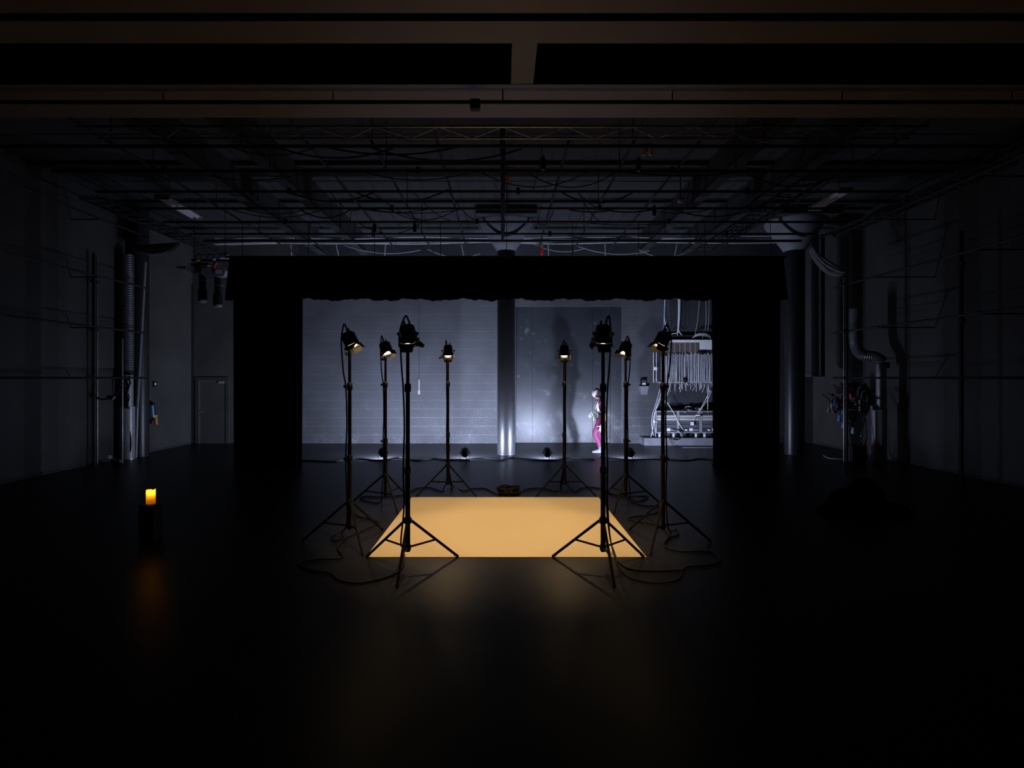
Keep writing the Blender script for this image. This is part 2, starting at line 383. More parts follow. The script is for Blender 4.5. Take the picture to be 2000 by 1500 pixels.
t = thing('twin_tube_lamp', at(1264, 295, 7.85), 'pair of short pale tubes hanging near the truss', 'lamp')
for dx in (-.05, .05): MB().lathe([(.015, -.07), (.026, -.06), (.026, .06), (.015, .07)], 12, (dx, 0, 0)).build('tube', 'tubewhite', t, True)
MB().box(-.09, .09, -.02, .02, .07, .10).build('holder', 'darksteel', t); MB().tube([(0, 0, .09), (0, 0, 5.2 - t.location.z)], .008, 6).build('stem', 'darksteel', t)
t = thing('cable_connector', at(1058, 486, 14.0), 'red and white cable connector above the hanging border', 'connector')
MB().lathe([(.03, -.16), (.045, -.14), (.045, 0)], 12).build('red_body', 'red', t, True); MB().lathe([(.04, 0), (.03, .10)], 12).build('white_cap', 'whiteplate', t, True)
MB().tube([(0, 0, .1), (0, 0, .35)], .012, 6).build('cord', 'rubber', t)
t = thing('pipe_junction_box', at(928, 202, 5.05), 'small black box clamped on the foremost ceiling pipe', 'box')
MB().box(-.045, .045, -.03, .03, -.06, .03).build('case', 'black', t); MB().box(-.03, .03, -.035, -.03, -.05, -.02).build('lid', 'darksteel', t); MB().tube([(-.05, .02, 0), (.05, .02, 0)], .031, 8).build('clamp', 'darksteel', t)
t = thing('wooden_hook', at(990, 352, 9.0), 'small orange wooden pieces on the middle ceiling pipe', 'wood pieces')
for i, (dx, dz) in enumerate(((0, 0), (.025, .05), (-.012, .10), (-.01, -.42))):
    MB().box(dx - .03, dx + .03, -.02, .02, dz - .02, dz + .02).build('wood_piece', 'orange' if i < 2 else 'wood', t)
MB().tube([(0, .02, -.45), (0, .02, .25)], .01, 6).build('cord', 'rubber', t)

# fluorescent fixtures
def fluoro(a, b, label):
    p = (a + b) / 2; L = (b - a).length / 2
    t = thing('fluorescent_fixture', p, label, 'light fixture', 'unlit tube fixtures', rz=math.atan2(b.y - a.y, b.x - a.x) - math.pi / 2)
    MB().prism([(-.14, -L, 0), (-.09, -L, .06), (.09, -L, .06), (.14, -L, 0)], (0, 2 * L, 0)).build('reflector', 'whiteplate', t)
    for x in (-.06, .06):
        MB().tube([(x, -L + .02, -.02), (x, L - .02, -.02)], .018, 10).build('tube', 'tubewhite', t, True)
    for y in (-L, L): MB().box(-.14, .14, y - .015, y + .015, -.045, .06).build('end_cap', 'greyitem', t)
    for y in (-L * .6, L * .6): MB().tube([(0, y, .06), (0, y, ZC - p.z)], .006, 5).build('hanger', 'darksteel', t)
fluoro(at(316, 386, 10.7), at(382, 424, 12.05), 'unlit twin tube fixture high up on the left')
fluoro(at(1652, 372, 10.3), at(1592, 408, 11.4), 'unlit twin tube fixture high up on the right')

# ladder cable trays
def tray(x, y0, y1, z, label, wd=.22):
    t = thing('cable_tray', (x, y0, z), label, 'cable tray')
    for s in (-1, 1): MB().box(s * wd - .012, s * wd + .012, 0, y1 - y0, -.03, .03).build('side_rail', 'darksteel', t)
    k = 0; y = .1
    while y < y1 - y0:
        MB().box(-wd, wd, y - .02, y + .02, -.012, .012).build('rung', 'steel', t); y += .3
    for i in range(3): MB().tube(smooth([(-.12 + .1 * i + .02 * math.sin(j + i), j * (y1 - y0) / 8, .035) for j in range(9)], 2), .015, 5).build('cable', 'rubber', t)
tray(-7.65, 10.0, 15.0, 5.25, 'ladder cable tray along the left, above the hanging spotlights')
tray(5.55, 9.6, 14.8, 5.45, 'ladder cable tray beside the right ceiling beam')
tray(7.9, 8.5, 13.0, 5.3, 'ladder cable tray above the hanging cables on the right')

# ------------------------------------------------------------------ curtains
def cloth(name, m, parent, x0, x1, y, z0, z1, amp, wl, scal=0, nx=160, nz=10, taper=0, th=.012):
    mb = MB(); f, b = [], []
    for j in range(nz + 1):
        v = j / nz
        for i in range(nx + 1):
            u = i / nx; xm = (x0 + x1) / 2; x = x0 + (x1 - x0) * u
            x += (x - xm) * taper * (v - .5)
            ph = x * 2 * math.pi / wl
            yy = y + amp * (math.sin(ph) + .4 * math.sin(ph * 2.3 + 1)) * (1.15 - .4 * v)
            z = z0 + (z1 - z0) * v
            if scal: z += (1 - v) * scal * (math.sin(ph * .31) + .6 * math.sin(ph * .83 + 2) + .35 * math.sin(ph * 1.9))
            f.append((x, yy, z)); b.append((x, yy + th, z))
    W = nx + 1; N = W * (nz + 1)
    fs = []
    for j in range(nz):
        for i in range(nx):
            a = j * W + i; fs += [(a, a + 1, a + W + 1, a + W), (N + a, N + a + W, N + a + W + 1, N + a + 1)]
    for i in range(nx): fs += [(i, N + i, N + i + 1, i + 1), (nz * W + i, nz * W + i + 1, N + nz * W + i + 1, N + nz * W + i)]
    for j in range(nz):
        a = j * W; fs += [(a, a + W, N + a + W, N + a), (a + nx, N + a + nx, N + a + W + nx, a + W + nx)]
    return mb.add(f + b, fs).build(name, m, parent, True)
def drape(name, x0, x1, y, z0, z1, label, cat, **k):
    t = thing(name, (0, 0, 0), label, cat)
    cloth('cloth', 'velvet', t, x0, x1, y, z0, z1, **k)
    MB().tube([(x0 - .02, y + .02, z1), (x1 + .02, y + .02, z1)], .024, 10).build('batten', 'darksteel', t, True)
    cloth('hem', 'velvet', t, x0, x1, y - .004, z0 + .005, z0 + .07, th=.02, **{**k, 'nz': 1})
    if name == 'border_curtain':
        for k in range(9): MB().tube([(x0 + .3 + k * (x1 - x0 - .6) / 8, y + .03, z1), (x0 + .3 + k * (x1 - x0 - .6) / 8, y + .05, 5.2)], .007, 5).build('hanging_line', 'darksteel', t)
    return t
drape('border_curtain', -5.80, 5.96, 11.32, 3.545, 4.45, 'wide black velvet border hanging across the stage opening', 'curtain', amp=.022, wl=.34, scal=.020, nx=420, nz=4, taper=-.012)
drape('leg_curtain', -5.74, -4.30, 11.5, .0, 4.3, 'tall black velvet leg curtain at the left of the opening', 'curtain', amp=.035, wl=.19, taper=.03)
drape('leg_curtain', 4.48, 5.95, 11.5, .0, 4.3, 'tall black velvet leg curtain at the right of the opening', 'curtain', amp=.035, wl=.19, taper=.03)

# ------------------------------------------------------------------ the lit sheet on the floor
sh = thing('floor_sheet', (.035, 7.115, 0), 'pale straw coloured square sheet on the floor glowing under the lamps', 'sheet')
MB().box(-1.485, 1.485, -1.415, 1.415, 0, .004).build('surface', 'sheet', sh)
for s in (-1, 1):
    MB().box(-1.485, 1.485, s * 1.415 - .012, s * 1.415 + .012, .001, .005).build('edge_tape', 'sheet', sh)

# ------------------------------------------------------------------ lamp stands
RS = .55
def leg_dir(a): return Vector((math.cos(a), math.sin(a), 0))
def make_stand():
    t = thing('light_stand', (0, 0, 0), 'x', 'light stand', 'tripod stands around the lit sheet')
    MB().lathe([(.025, .15), (.025, 1.0)], 14).build('lower_tube', 'stand', t, True)
    MB().lathe([(.0215, 1.0), (.0215, 1.83)], 14).build('middle_tube', 'stand', t, True)
    MB().lathe([(.018, 1.83), (.018, 2.17)], 14).build('upper_tube', 'stand', t, True)
    for z in (.965, 1.80):
        c = MB().lathe([(.027, z - .045), (.033, z - .03), (.033, z + .03), (.025, z + .045)], 14).build('collar', 'black', t, True)
        MB().tube([(.025, 0, z), (.055, 0, z)], .008, 8).tube([(.05, 0, z), (.068, 0, z)], .017, 10).build('knob', 'black', c, True)
    MB().lathe([(.03, .43), (.042, .44), (.042, .475), (.03, .50)], 16).build('leg_hub', 'black', t, True)
    MB().lathe([(.03, .165), (.034, .17), (.034, .215), (.026, .22)], 16).build('brace_hub', 'black', t, True)
    for k in range(3):
        a = 2 * math.pi * k / 3; d = leg_dir(a)
        lg = MB().tube([d * .04 + Vector((0, 0, .455)), d * RS + Vector((0, 0, .0145))], .0142, 8).build('leg', 'stand', t, True)
        MB().tube([d * (RS - .03) + Vector((0, 0, .034)), d * (RS + .012) + Vector((0, 0, .010))], [.016, .010], 8).build('rubber_foot', 'rubber', lg, True)
        m = (d * .04 + Vector((0, 0, .455))).lerp(d * RS + Vector((0, 0, .013)), .52)
        MB().tube([d * .03 + Vector((0, 0, .195)), m], .011, 6).build('brace', 'stand', t, True)
    return t
TAU = R(63)
dv = Vector((0, math.cos(TAU), -math.sin(TAU))); uv = Vector((0, math.sin(TAU), math.cos(TAU))); sv = Vector((1, 0, 0))
P = lambda a, b, c: sv * a + uv * b + dv * c
def octo(h, ch, c): return [P(x, y, c) for x, y in ((-h + ch, -h), (h - ch, -h), (h, -h + ch), (h, h - ch), (h - ch, h), (-h + ch, h), (-h, h - ch), (-h, -h + ch))]
def loft(mb, rings):
    n = len(rings[0]); vs = [p for r in rings for p in r]
    return mb.add(vs, [(i * n + k, i * n + (k + 1) % n, (i + 1) * n + (k + 1) % n, (i + 1) * n + k) for i in range(len(rings) - 1) for k in range(n)] + [tuple(range(n))[::-1], tuple((len(rings) - 1) * n + k for k in range(n))])
def make_light():
    t = thing('stage_light', (0, 0, 0), 'x', 'stage light', 'lit stage lights on the stands')
    b = loft(MB(), [octo(.045, .02, -.088), octo(.062, .026, -.078), octo(.070, .028, -.045), octo(.072, .028, .06), octo(.074, .02, .075)]).build('housing', 'lampbody', t)
    for k in range(5):
        MB().box(-.05, .05, .068, .078, -.06 + k * .024, -.053 + k * .024, lambda v: P(v.x, v.y, v.z)).build('vent_fin', 'lampbody', b)
    for s in (-.03, .025): MB().tube([P(s, .02, -.08), P(s, .035, -.125)], .011, 8).build('rear_lug', 'lampbody', b, True)
    # square colour-frame holder round the lens
    h0, h1 = .066, .083
    ring = lambda h, c: [P(-h, -h, c), P(h, -h, c), P(h, h, c), P(-h, h, c)]
    vs = ring(h1, .079) + ring(h1, .100) + ring(h0, .100) + ring(h0, .079)
    MB().add(vs, [(i * 4 + k, i * 4 + (k + 1) % 4, ((i + 1) % 4) * 4 + (k + 1) % 4, ((i + 1) % 4) * 4 + k) for i in range(4) for k in range(4)]).build('front_frame', 'lampbody', t)
    vs, fs, N = [], [], 20
    for i, (r, c) in enumerate(((.062, .077), (.050, .088), (.02, .094))):
        vs += [P(r * math.cos(2 * math.pi * k / N), r * math.sin(2 * math.pi * k / N), c) for k in range(N)]
    fs = [(i * N + k, i * N + (k + 1) % N, (i + 1) * N + (k + 1) % N, (i + 1) * N + k) for i in range(2) for k in range(N)] + [tuple(2 * N + k for k in range(N)), tuple(range(N))[::-1]]
    MB().add(vs, fs).build('lens', 'lens_warm', t, True)
    # barn doors: outward flaps on each side of the frame
    for i, (ang, w0, w1, L) in enumerate(((24, .075, .060, .062), (24, .075, .060, .062), (55, .062, .035, .075), (20, .062, .050, .06))):
        c_, s_ = math.cos(R(ang)), math.sin(R(ang)); e = .085
        def q(u, l, th):           # u along hinge, l out from hinge, th thickness
            off = e + l * s_ + th * c_; c = .100 + l * c_ - th * s_
            return P(u, off, c) if i == 0 else P(u, -off, c) if i == 1 else P(off, u, c) if i == 2 else P(-off, u, c)
        pts = [(-w0, 0), (w0, 0), (w1, L), (-w1, L)]
        MB().add([q(u, l, 0) for u, l in pts] + [q(u, l, .002) for u, l in pts], [(0, 1, 2, 3), (7, 6, 5, 4), (0, 4, 5, 1), (1, 5, 6, 2), (2, 6, 7, 3), (3, 7, 4, 0)]).build('barn_door', 'flap', t)
    # yoke
    for s in (-1, 1):
        MB().box(s * .092 - .003, s * .092 + .003, -.014, .014, -.125, .02).build('yoke_arm', 'black', t)
        MB().tube([(s * .07, 0, 0), (s * .108, 0, 0)], .007, 8).tube([(s * .098, 0, 0), (s * .112, 0, 0)], .014, 10).build('pivot_knob', 'black', t, True)
    MB().box(-.095, .095, -.014, .014, -.131, -.125).build('yoke_bar', 'black', t)
    MB().lathe([(.017, -.20), (.02, -.19), (.02, -.131)], 12).build('spigot', 'black', t, True)
    return t
SC = Vector((.035, 7.115, 0))
stands = [  # x, y, first-leg angle, stand label, lamp label
 (-.958, 5.42, -90, 'black tripod stand in front of the sheet, at its near left corner', 'stage light seen from behind on the near left stand, a flap folded out'),
 (1.011, 5.42, -90, 'black tripod stand in front of the sheet, at its near right corner', 'stage light seen from behind in front of the tall grey door'),
 (-1.77, 6.215, 180, 'outermost black tripod stand on the left side of the sheet', 'stage light tilted down on the outermost stand at the left'),
 (1.852, 6.22, 0, 'outermost black tripod stand on the right, before the racks', 'stage light tilted down in front of the hanging patch cables'),
 (-1.734, 7.95, 180, 'black tripod stand between the outermost left one and the near left one', 'stage light with a glowing slot between the two larger left lamps'),
 (1.817, 7.95, 0, 'black tripod stand between the near right one and the outermost right one', 'stage light with a glowing slot beside the edge of the tall door'),
 (-.90, 8.83, 90, 'black tripod stand behind the sheet, left of the middle column', 'small looking stage light facing the viewer on the far left stand'),
 (1.01, 8.83, 90, 'black tripod stand behind the sheet, between column and performer', 'small looking stage light facing the viewer before the grey door')]
st0 = make_stand(); li0 = make_light(); index_kids()
lights = []
for i, (x, y, a, l1, l2) in enumerate(stands):
    s = st0 if i == 0 else copy_tree(st0)
    s.location = (x, y, 0); s.rotation_euler.z = R(a); s['label'] = l1
    L = li0 if i == 0 else copy_tree(li0)
    d = (SC - Vector((x, y, 0))); yaw = math.atan2(d.y, d.x) - math.pi / 2
    if i in (2, 3, 4, 5): yaw = R(-90 - (30 if i == 4 else 4)) if i in (2, 4) else R(90 + (30 if i == 5 else 4))
    if i in (0, 1): yaw = yaw * .35
    if i in (6, 7): yaw = math.pi + (.12 if i == 6 else -.12)
    L.location = (x, y, 2.345); L.rotation_euler.z = yaw; L['label'] = l2
    ld = bpy.data.lights.new('lamp_beam', 'SPOT'); ld.energy = P_WARM; ld.color = WARM; ld.spot_size = R(75); ld.spot_blend = .4; ld.shadow_soft_size = .03
    lo = bpy.data.objects.new('lamp_beam', ld); C.objects.link(lo); lo.parent = L
    lo.location = P(0, 0, .115); lo.rotation_euler = dv.to_track_quat('-Z', 'Y').to_euler()
    lights.append((L, yaw))

# ------------------------------------------------------------------ cables of the stands
def cable(label, pts, r=.009, m='rubber', k=6, name='power_cable', group=None):
    o = MB().tube(smooth(pts, k), r, 7).build(name, m, None, True); return tag(o, label, 'cable', group)
OFF = (.075, .075, .095, .095, .095, .095, .05, .05)
def along(i, side, sy=0.0):
    """cable from the rear of lamp i, over a loop and down its stand"""
    x, y = stands[i][:2]; L, yaw = lights[i]
    rot = Matrix.Rotation(yaw, 3, 'Z'); q = lambda a, b, c: Vector((x, y, 2.345)) + rot @ P(a, b, c)
    r0 = q(.02, .03, -.125)
    bk = rot @ Vector((0, -1, 0))
    if i in (0, 1): o = Vector((side, 0, 0))
    elif i in (6, 7): o = Vector((side * .6, .5, 0))
    else: o = bk
    A = Vector((x, y, 0))
    out = [r0, r0 + Vector((0, 0, .05)) + o * .03, A + o * OFF[i] + Vector((0, sy, 2.39)), A + o * OFF[i] * 1.02 + Vector((0, 0, 2.25)), A + o * OFF[i] * .8 + Vector((0, 0, 1.98)),
           A + o * .043 + Vector((0, -.01, 1.78)), A + o * .034 + Vector((0, 0, 1.4)), A + o * .043 + Vector((0, -.01, .97)), A + o * .037 + Vector((0, 0, .60))]
    return out
cable('black cable looping from the near left stand over to the outermost left stand', along(0, -1) + [Vector((-1.02, 5.38, .25)), fl(789, 1082, .05), fl(780, 1117)] + [fl(*p) for p in ((714, 1140), (666, 1137), (644, 1122), (611, 1117), (582, 1104), (615, 1095), (668, 1091), (659, 1071), (676, 1050))])
cable('black cable curling out from the near right stand to the outermost right stand', along(1, 1) + [Vector((1.08, 5.42, .3)), fl(1198, 1080, .03), fl(1211, 1102), fl(1244, 1116), fl(1328, 1116), fl(1343, 1110), fl(1398, 1104), fl(1405, 1091), fl(1387, 1080), fl(1332, 1079), fl(1301, 1071), fl(1299, 1062), fl(1308, 1050)])
cable('second black cable bowing forward from the near right stand', [Vector((1.05, 5.45, .9)), Vector((1.07, 5.43, .45)), fl(1195, 1078, .05), fl(1218, 1122), fl(1266, 1140), fl(1306, 1140), fl(1328, 1131), fl(1333, 1116, .03)], .007)
cable('black cable down the outermost left stand, ending in a coil at its foot', along(2, -1) + [Vector((-1.80, 6.2, .22)), fl(668, 1040), fl(648, 1050), fl(655, 1058), fl(690, 1046), fl(720, 1032), fl(740, 1022), fl(700, 1010), fl(690, 1000)])
cable('black cable down the outermost right stand with loops at its foot', along(3, 1) + [Vector((1.90, 6.2, .22)), fl(1310, 1040), fl(1322, 1036), fl(1324, 1046), fl(1308, 1050), fl(1300, 1038), fl(1280, 1026), fl(1235, 1018), fl(1232, 1012), fl(1285, 1003), fl(1290, 992), fl(1255, 988), fl(1230, 980)])
cable('black cable from the inner left stand with a wide flat loop', along(4, -1) + [Vector((-1.78, 7.9, .2)), fl(745, 978), fl(735, 984), fl(705, 976), fl(710, 971), fl(745, 972), fl(790, 968), fl(800, 966)])
cable('black cable from the inner right stand with a wide flat loop', along(5, 1) + [Vector((1.87, 7.9, .2)), fl(1228, 972), fl(1262, 970), fl(1264, 974), fl(1246, 981), fl(1228, 974), fl(1200, 968), fl(1180, 962)])
cable('black cable behind the sheet from the far left stand to the pile', along(6, -1) + [Vector((-.93, 8.9, .2)), fl(866, 956), fl(862, 961), fl(840, 954), fl(815, 955), fl(803, 961)])
cable('black cable from the pile rising over to the far left stand', [fl(992, 969), fl(970, 966), fl(948, 956), fl(920, 956), fl(905, 960), fl(885, 950), Vector((-.88, 8.85, .3)), Vector((-.88, 8.86, .8))])
cable('black cable from the pile over to the far right stand', [fl(1000, 968), fl(1013, 965), fl(1028, 957), fl(1057, 955), fl(1085, 961), fl(1095, 955), Vector((.99, 8.86, .3))])
cable('black cable down the far right stand and on towards the inner right one', along(7, 1) + [Vector((1.04, 8.86, .2)), fl(1110, 951), fl(1122, 962), fl(1135, 955), fl(1156, 953), fl(1176, 957), fl(1195, 966)])
c4 = lambda u, v: fl(560 + u / 4.545, 860 + v / 4.545, .016); c5 = lambda u, v: fl(980 + u / 4.545, 860 + v / 4.545, .016)
cable('long black cable snaking across the stage past all floor lamps', [c4(-60, 190)] + [c4(*p) for p in ((130, 185), (400, 195), (520, 180), (650, 170), (830, 185), (1000, 158), (1150, 185), (1300, 170), (1430, 180), (1620, 170), (1750, 165), (1880, 180))] + [c5(*p) for p in ((0, 180), (80, 160), (330, 180), (480, 180), (590, 160), (820, 175), (870, 155), (1100, 175), (1420, 175), (1640, 185), (1750, 170), (1900, 180))], .016)
# pile of coiled cable behind the sheet
pc = fl(993, 966); pile = thing('cable_coil', (pc.x, pc.y, 0), 'dark coil of cable with a connector lying behind the sheet', 'cable coil')
for i in range(6):
    ph = i * 1.3; rr = .11 + .012 * (i % 3)
    MB().tube([(rr * 1.35 * math.cos(2 * math.pi * k / 24) + .02 * math.sin(ph), rr * math.sin(2 * math.pi * k / 24), .015 + i * .02 + .010 * math.sin(k + ph)) for k in range(25)], .013, 6).build('coil_turn', 'rubber', pile, True)
MB().box(-.06, .05, -.12, -.06, .07, .10).build('connector', 'greyitem', pile); MB().tube([(-.10, -.02, .10), (-.06, 0, .155), (-.01, .02, .12)], .014, 6).build('cable_end', 'rubber', pile, True)

# ------------------------------------------------------------------ floor cans that light the back wall
def make_can():
    t = thing('par_can', (0, 0, 0), 'x', 'floor lamp', 'lamps on the floor lighting the back wall')
    tilt = R(9); dd = Vector((0, math.cos(tilt), math.sin(tilt))); uu = Vector((0, -math.sin(tilt), math.cos(tilt))); c0 = Vector((0, 0, .18)); N = 24
    def rings(pr): return [[c0 + dd * c + (sv * math.cos(2 * math.pi * k / N) + uu * math.sin(2 * math.pi * k / N)) * r for k in range(N)] for r, c in pr]
    loft(MB(), rings(((.03, -.13), (.06, -.12), (.08, -.095), (.090, -.05), (.092, .06)))).build('can', 'lampbody', t, True)
    a = rings(((.092, .06), (.097, .06), (.097, .10), (.093, .10), (.093, .062)))
    mb = MB(); vs = [p for r in a for p in r]; mb.add(vs, [(i * N + k, i * N + (k + 1) % N, (i + 1) * N + (k + 1) % N, (i + 1) * N + k) for i in range(4) for k in range(N)]); mb.build('front_ring', 'lampbody', t, True)
    loft(MB(), rings(((.086, .064), (.06, .076), (.01, .082)))).build('lens', 'lens_cool', t, True)
    for s in (-1, 1):
        MB().box(s * .106 - .003, s * .106 + .003, -.013, .013, .02, .195).build('bracket_arm', 'black', t)
        MB().tube([(s * .09, 0, .18), (s * .128, 0, .18)], .011, 8).build('tilt_knob', 'black', t, True)
    MB().box(-.109, .109, -.05, .05, .0, .022).build('base_plate', 'black', t)
    MB().tube(smooth([c0 + dd * -.13, c0 + dd * -.17 + Vector((.02, 0, -.04)), (.05, -.16, .02), (.02, -.20, .016)], 5), .008, 6).build('tail_cable', 'rubber', t, True)
    return t, c0 + dd * .112, dd
can0, lp, dd = make_can(); index_kids()
for i, (px, lab) in enumerate(((748, 'lamp on the floor farthest left, half behind a stand'), (908, 'lamp on the floor left of the middle column'), (1069, 'lamp on the floor right of the middle column'), (1231, 'lamp on the floor right of the performer, half behind a stand'))):
    c = can0 if i == 0 else copy_tree(can0)
    c.location = ((px - CX) * 12.35 / F, 12.35, 0); c['label'] = 'round black ' + lab; c.rotation_euler.z = (.28, .04, -.02, -.12)[i]
    ld = bpy.data.lights.new('can_beam', 'SPOT'); ld.energy = P_COOL * (1.1, 1.05, .95, .75)[i]; ld.color = COOL; ld.spot_size = R(160); ld.spot_blend = 1.0; ld.shadow_soft_size = .05
    lo = bpy.data.objects.new('can_beam', ld); C.objects.link(lo); lo.parent = c
    lo.location = lp; lo.rotation_euler = dd.to_track_quat('-Z', 'Y').to_euler()
    ld = bpy.data.lights.new('can_spill', 'POINT'); ld.energy = P_SPILL; ld.color = COOL; ld.shadow_soft_size = .05
    lo = bpy.data.objects.new('can_spill', ld); C.objects.link(lo); lo.parent = c; lo.location = lp - dd * .005

# ------------------------------------------------------------------ candle on a plinth
cp = Vector(((294.5 - CX) * 6.3 / F, 6.3, 0)); ph = .425
t = thing('plinth', cp, 'small black plinth under the glowing candle', 'plinth')
MB().box(-.085, .085, -.085, .085, .0, ph - .015).build('body', 'plinth', t); MB().box(-.09, .09, -.09, .09, ph - .015, ph).build('top', 'plinth', t)
t = thing('candle', cp + Vector((0, 0, ph)), 'glowing amber pillar candle with a wavy rim on the black plinth', 'candle')
N = 32; hz = lambda k: .165 + .010 * math.sin(2 * math.pi * k / N + 2.4) + .006 * math.sin(6 * math.pi * k / N)
vs = []
for v in (0.01, .25, .5, .75, 1): vs += [(.048 * math.cos(2 * math.pi * k / N), .048 * math.sin(2 * math.pi * k / N), .001 + hz(k) * v) for k in range(N)]
MB().add(vs, [(i * N + k, i * N + (k + 1) % N, (i + 1) * N + (k + 1) % N, (i + 1) * N + k) for i in range(4) for k in range(N)] + [tuple(range(N))[::-1]]).build('wax', 'wax', t, True)
MB().lathe([(.001, .128), (.006, .135), (.009, .145), (.006, .158), (.001, .172)], 12).build('flame', 'flame', t, True)
MB().lathe([(.002, .02), (.002, .13)], 6).build('wick', 'dark', t)
ld = bpy.data.lights.new('candle_glow', 'POINT'); ld.energy = P_CANDLE; ld.color = (1, .55, .12); ld.shadow_soft_size = .01
lo = bpy.data.objects.new('candle_glow', ld); C.objects.link(lo); lo.parent = t; lo.location = (.010, -.010, .138)

# ------------------------------------------------------------------ patch panel, wall cables and rack cases
Yp = 15.42
A = lambda x, y: at(x, y, Yp)
pp = thing('patch_panel', A(1333, 705), 'wall mounted patch panel with a curtain of hanging grey cables', 'patch panel')
def PPo(mb, n, m, sm=False, kind=None):
    o = mb.build(n, m, None, sm); o.parent = pp; o.matrix_parent_inverse = Matrix.Translation(-pp.location)
    if kind: o['kind'] = kind
    return o
def pbox(x0, x1, y0, y1, d0, d1):
    a, b = A(x0, y1), A(x1, y0); return MB().box(a.x, b.x, Yp - d1, Yp - d0, a.z, b.z)
PPo(pbox(1290, 1398, 655, 750, -.16, -.05), 'back_board', 'casepanel')
PPo(pbox(1306, 1336.5, 664, 669, 0, .06), 'header', 'whiteplate'); PPo(pbox(1337, 1366, 664, 669, 0, .06), 'header', 'whiteplate')
PPo(pbox(1366, 1400, 664, 683, 0, .05), 'white_plate', 'whiteplate')
PPo(pbox(1285, 1400, 745.5, 748, 0, .05), 'lower_rail', 'alu'); PPo(pbox(1286, 1400, 748, 750.5, 0, .05), 'lower_board', 'wood')
for x in (1276.5, 1282): PPo(MB().tube([A(x, 688), A(x, 747)], .012, 8), 'side_tube', 'whitecable', True)
PPo(pbox(1276, 1283, 717, 723, -.01, .03), 'tube_clip', 'whiteplate')
for i in range(24):
    x = 1306 + i * 2.5
    PPo(pbox(x + .25, x + 1.9, 669.5, 688 + rng.uniform(-1, 1) + (5 if i > 18 else 0), 0, .03), 'label_strip', 'wood' if i % 4 else 'greyitem')
for i in range(62):
    x = 1291 + i * 1.75 + rng.uniform(-.4, .4); y0 = 688 + rng.uniform(0, 6) - (22 if x < 1304 else 0); y1 = 746 if rng.random() < .75 else 752 + rng.uniform(0, 16)
    wob = rng.uniform(-1.2, 1.2)
    pts = [A(x, y0), A(x + wob * .4, (y0 * 2 + y1) / 3), A(x + wob, (y0 + 2 * y1) / 3), A(x + wob * .6, y1)]
    for p in pts: p.y -= .03 + .02 * (i % 3)
    PPo(MB().tube(smooth(pts, 3), .0085, 5), 'hanging_cable', ('greycable', 'whitecable', 'greycable', 'pipegrey')[i % 4], True)
for i in range(9):
    x = 1308 + i * 9.3; pts = [A(x, 750), A(x + rng.uniform(-3, 3), 754), A(x + rng.uniform(-4, 4), 758 + rng.uniform(0, 10))]
    for p in pts: p.y -= .06
    o = PPo(MB().tube(smooth(pts, 3), .008, 5), 'loose_end', 'greycable', True)
PPo(MB().ball(A(1337, 742) + Vector((0, -.07, 0)), .075, 10, 6, (1, .6, 1.1)), 'cable_knot', 'rubber', True)
PPo(MB().ball(A(1340, 749) + Vector((0, -.08, 0)), .045, 10, 6, (1, .6, 1)), 'plastic_wrap', 'greyitem', True)
PPo(MB().ball(A(1370, 688) + Vector((0, -.05, 0)), .11, 10, 6, (1.3, .5, .6)), 'cable_tangle', 'rubber', True)
for i in range(5):
    PPo(MB().tube(smooth([A(1352 + i, 660 - i) , A(1362, 656 - i) + Vector((0, -.05, 0)), A(1376, 656 - i) + Vector((0, -.08, 0)), A(1388, 661 - i)], 4), .009, 5), 'top_loop', 'pipegrey', True)
# cables dropping from above the border to the panel
def drop(label, pts, m, r=.011):
    o = MB().tube(smooth([A(*p) for p in pts], 5), r, 6).build('drop_cable', m, None, True); tag(o, label, 'cable', 'cables dropping to the patch panel')
drop('pale cable with an S bend dropping left of the patch panel', ((1299, 540), (1298.5, 592), (1297.5, 620), (1300, 636), (1301, 642), (1298, 650)), 'whitecable', .014)
drop('blue cable slanting beside the pale S bend cable', ((1297, 600), (1296, 635), (1291, 650), (1287, 660)), 'bluecable')
drop('white cable forking left above the patch panel', ((1324, 540), (1325, 600), (1324, 640), (1322, 650), (1313, 652), (1310, 655)), 'whitecable')
drop('white cable forking right above the patch panel', ((1326, 540), (1326.5, 600), (1325, 640), (1328, 650), (1332, 654)), 'whitecable')
drop('white cable running straight down in the forked bundle', ((1328, 540), (1328, 600), (1326, 638), (1323, 655)), 'whitecable', .009)
drop('thin grey cable nearest the right leg curtain', ((1386, 540), (1385, 600), (1383, 640), (1378, 658)), 'pipegrey', .008)
drop('thin grey cable slanting above the right end of the panel', ((1368, 540), (1365, 600), (1362, 630), (1357, 655)), 'pipegrey', .008)
drop('thin grey cable with a pale clip right above the panel', ((1378, 540), (1379, 600), (1378, 640), (1372, 660)), 'pipegrey', .008)
# keypad and the small bracket under it
kp = A(1258.5, 747); t = thing('wall_keypad', kp + Vector((0, .10, 0)), 'small black wall keypad with three pale keys', 'keypad')
MB().box(-.075, .075, -.05, .06, -.085, .09).build('case', 'black', t); MB().box(-.06, .06, -.056, -.05, .0, .06).build('screen', 'casepanel', t)
for i in range(3):
    MB().box(-.045 + i * .034, -.02 + i * .034, -.06, -.05, -.065, -.015).build('key', 'whiteplate', t)
t = thing('wall_bracket', A(1259, 762) + Vector((0, .10, 0)), 'grey wall bracket below the keypad', 'bracket')
MB().prism([(-.12, -.07, .10), (.12, -.07, .10), (.12, -.07, .06), (.08, -.07, -.13), (-.08, -.07, -.13), (-.12, -.07, .06)], (0, .13, 0)).build('body', 'cratewood', t)
MB().box(-.13, .13, -.09, .06, .10, .115).build('shelf', 'cratewood', t)
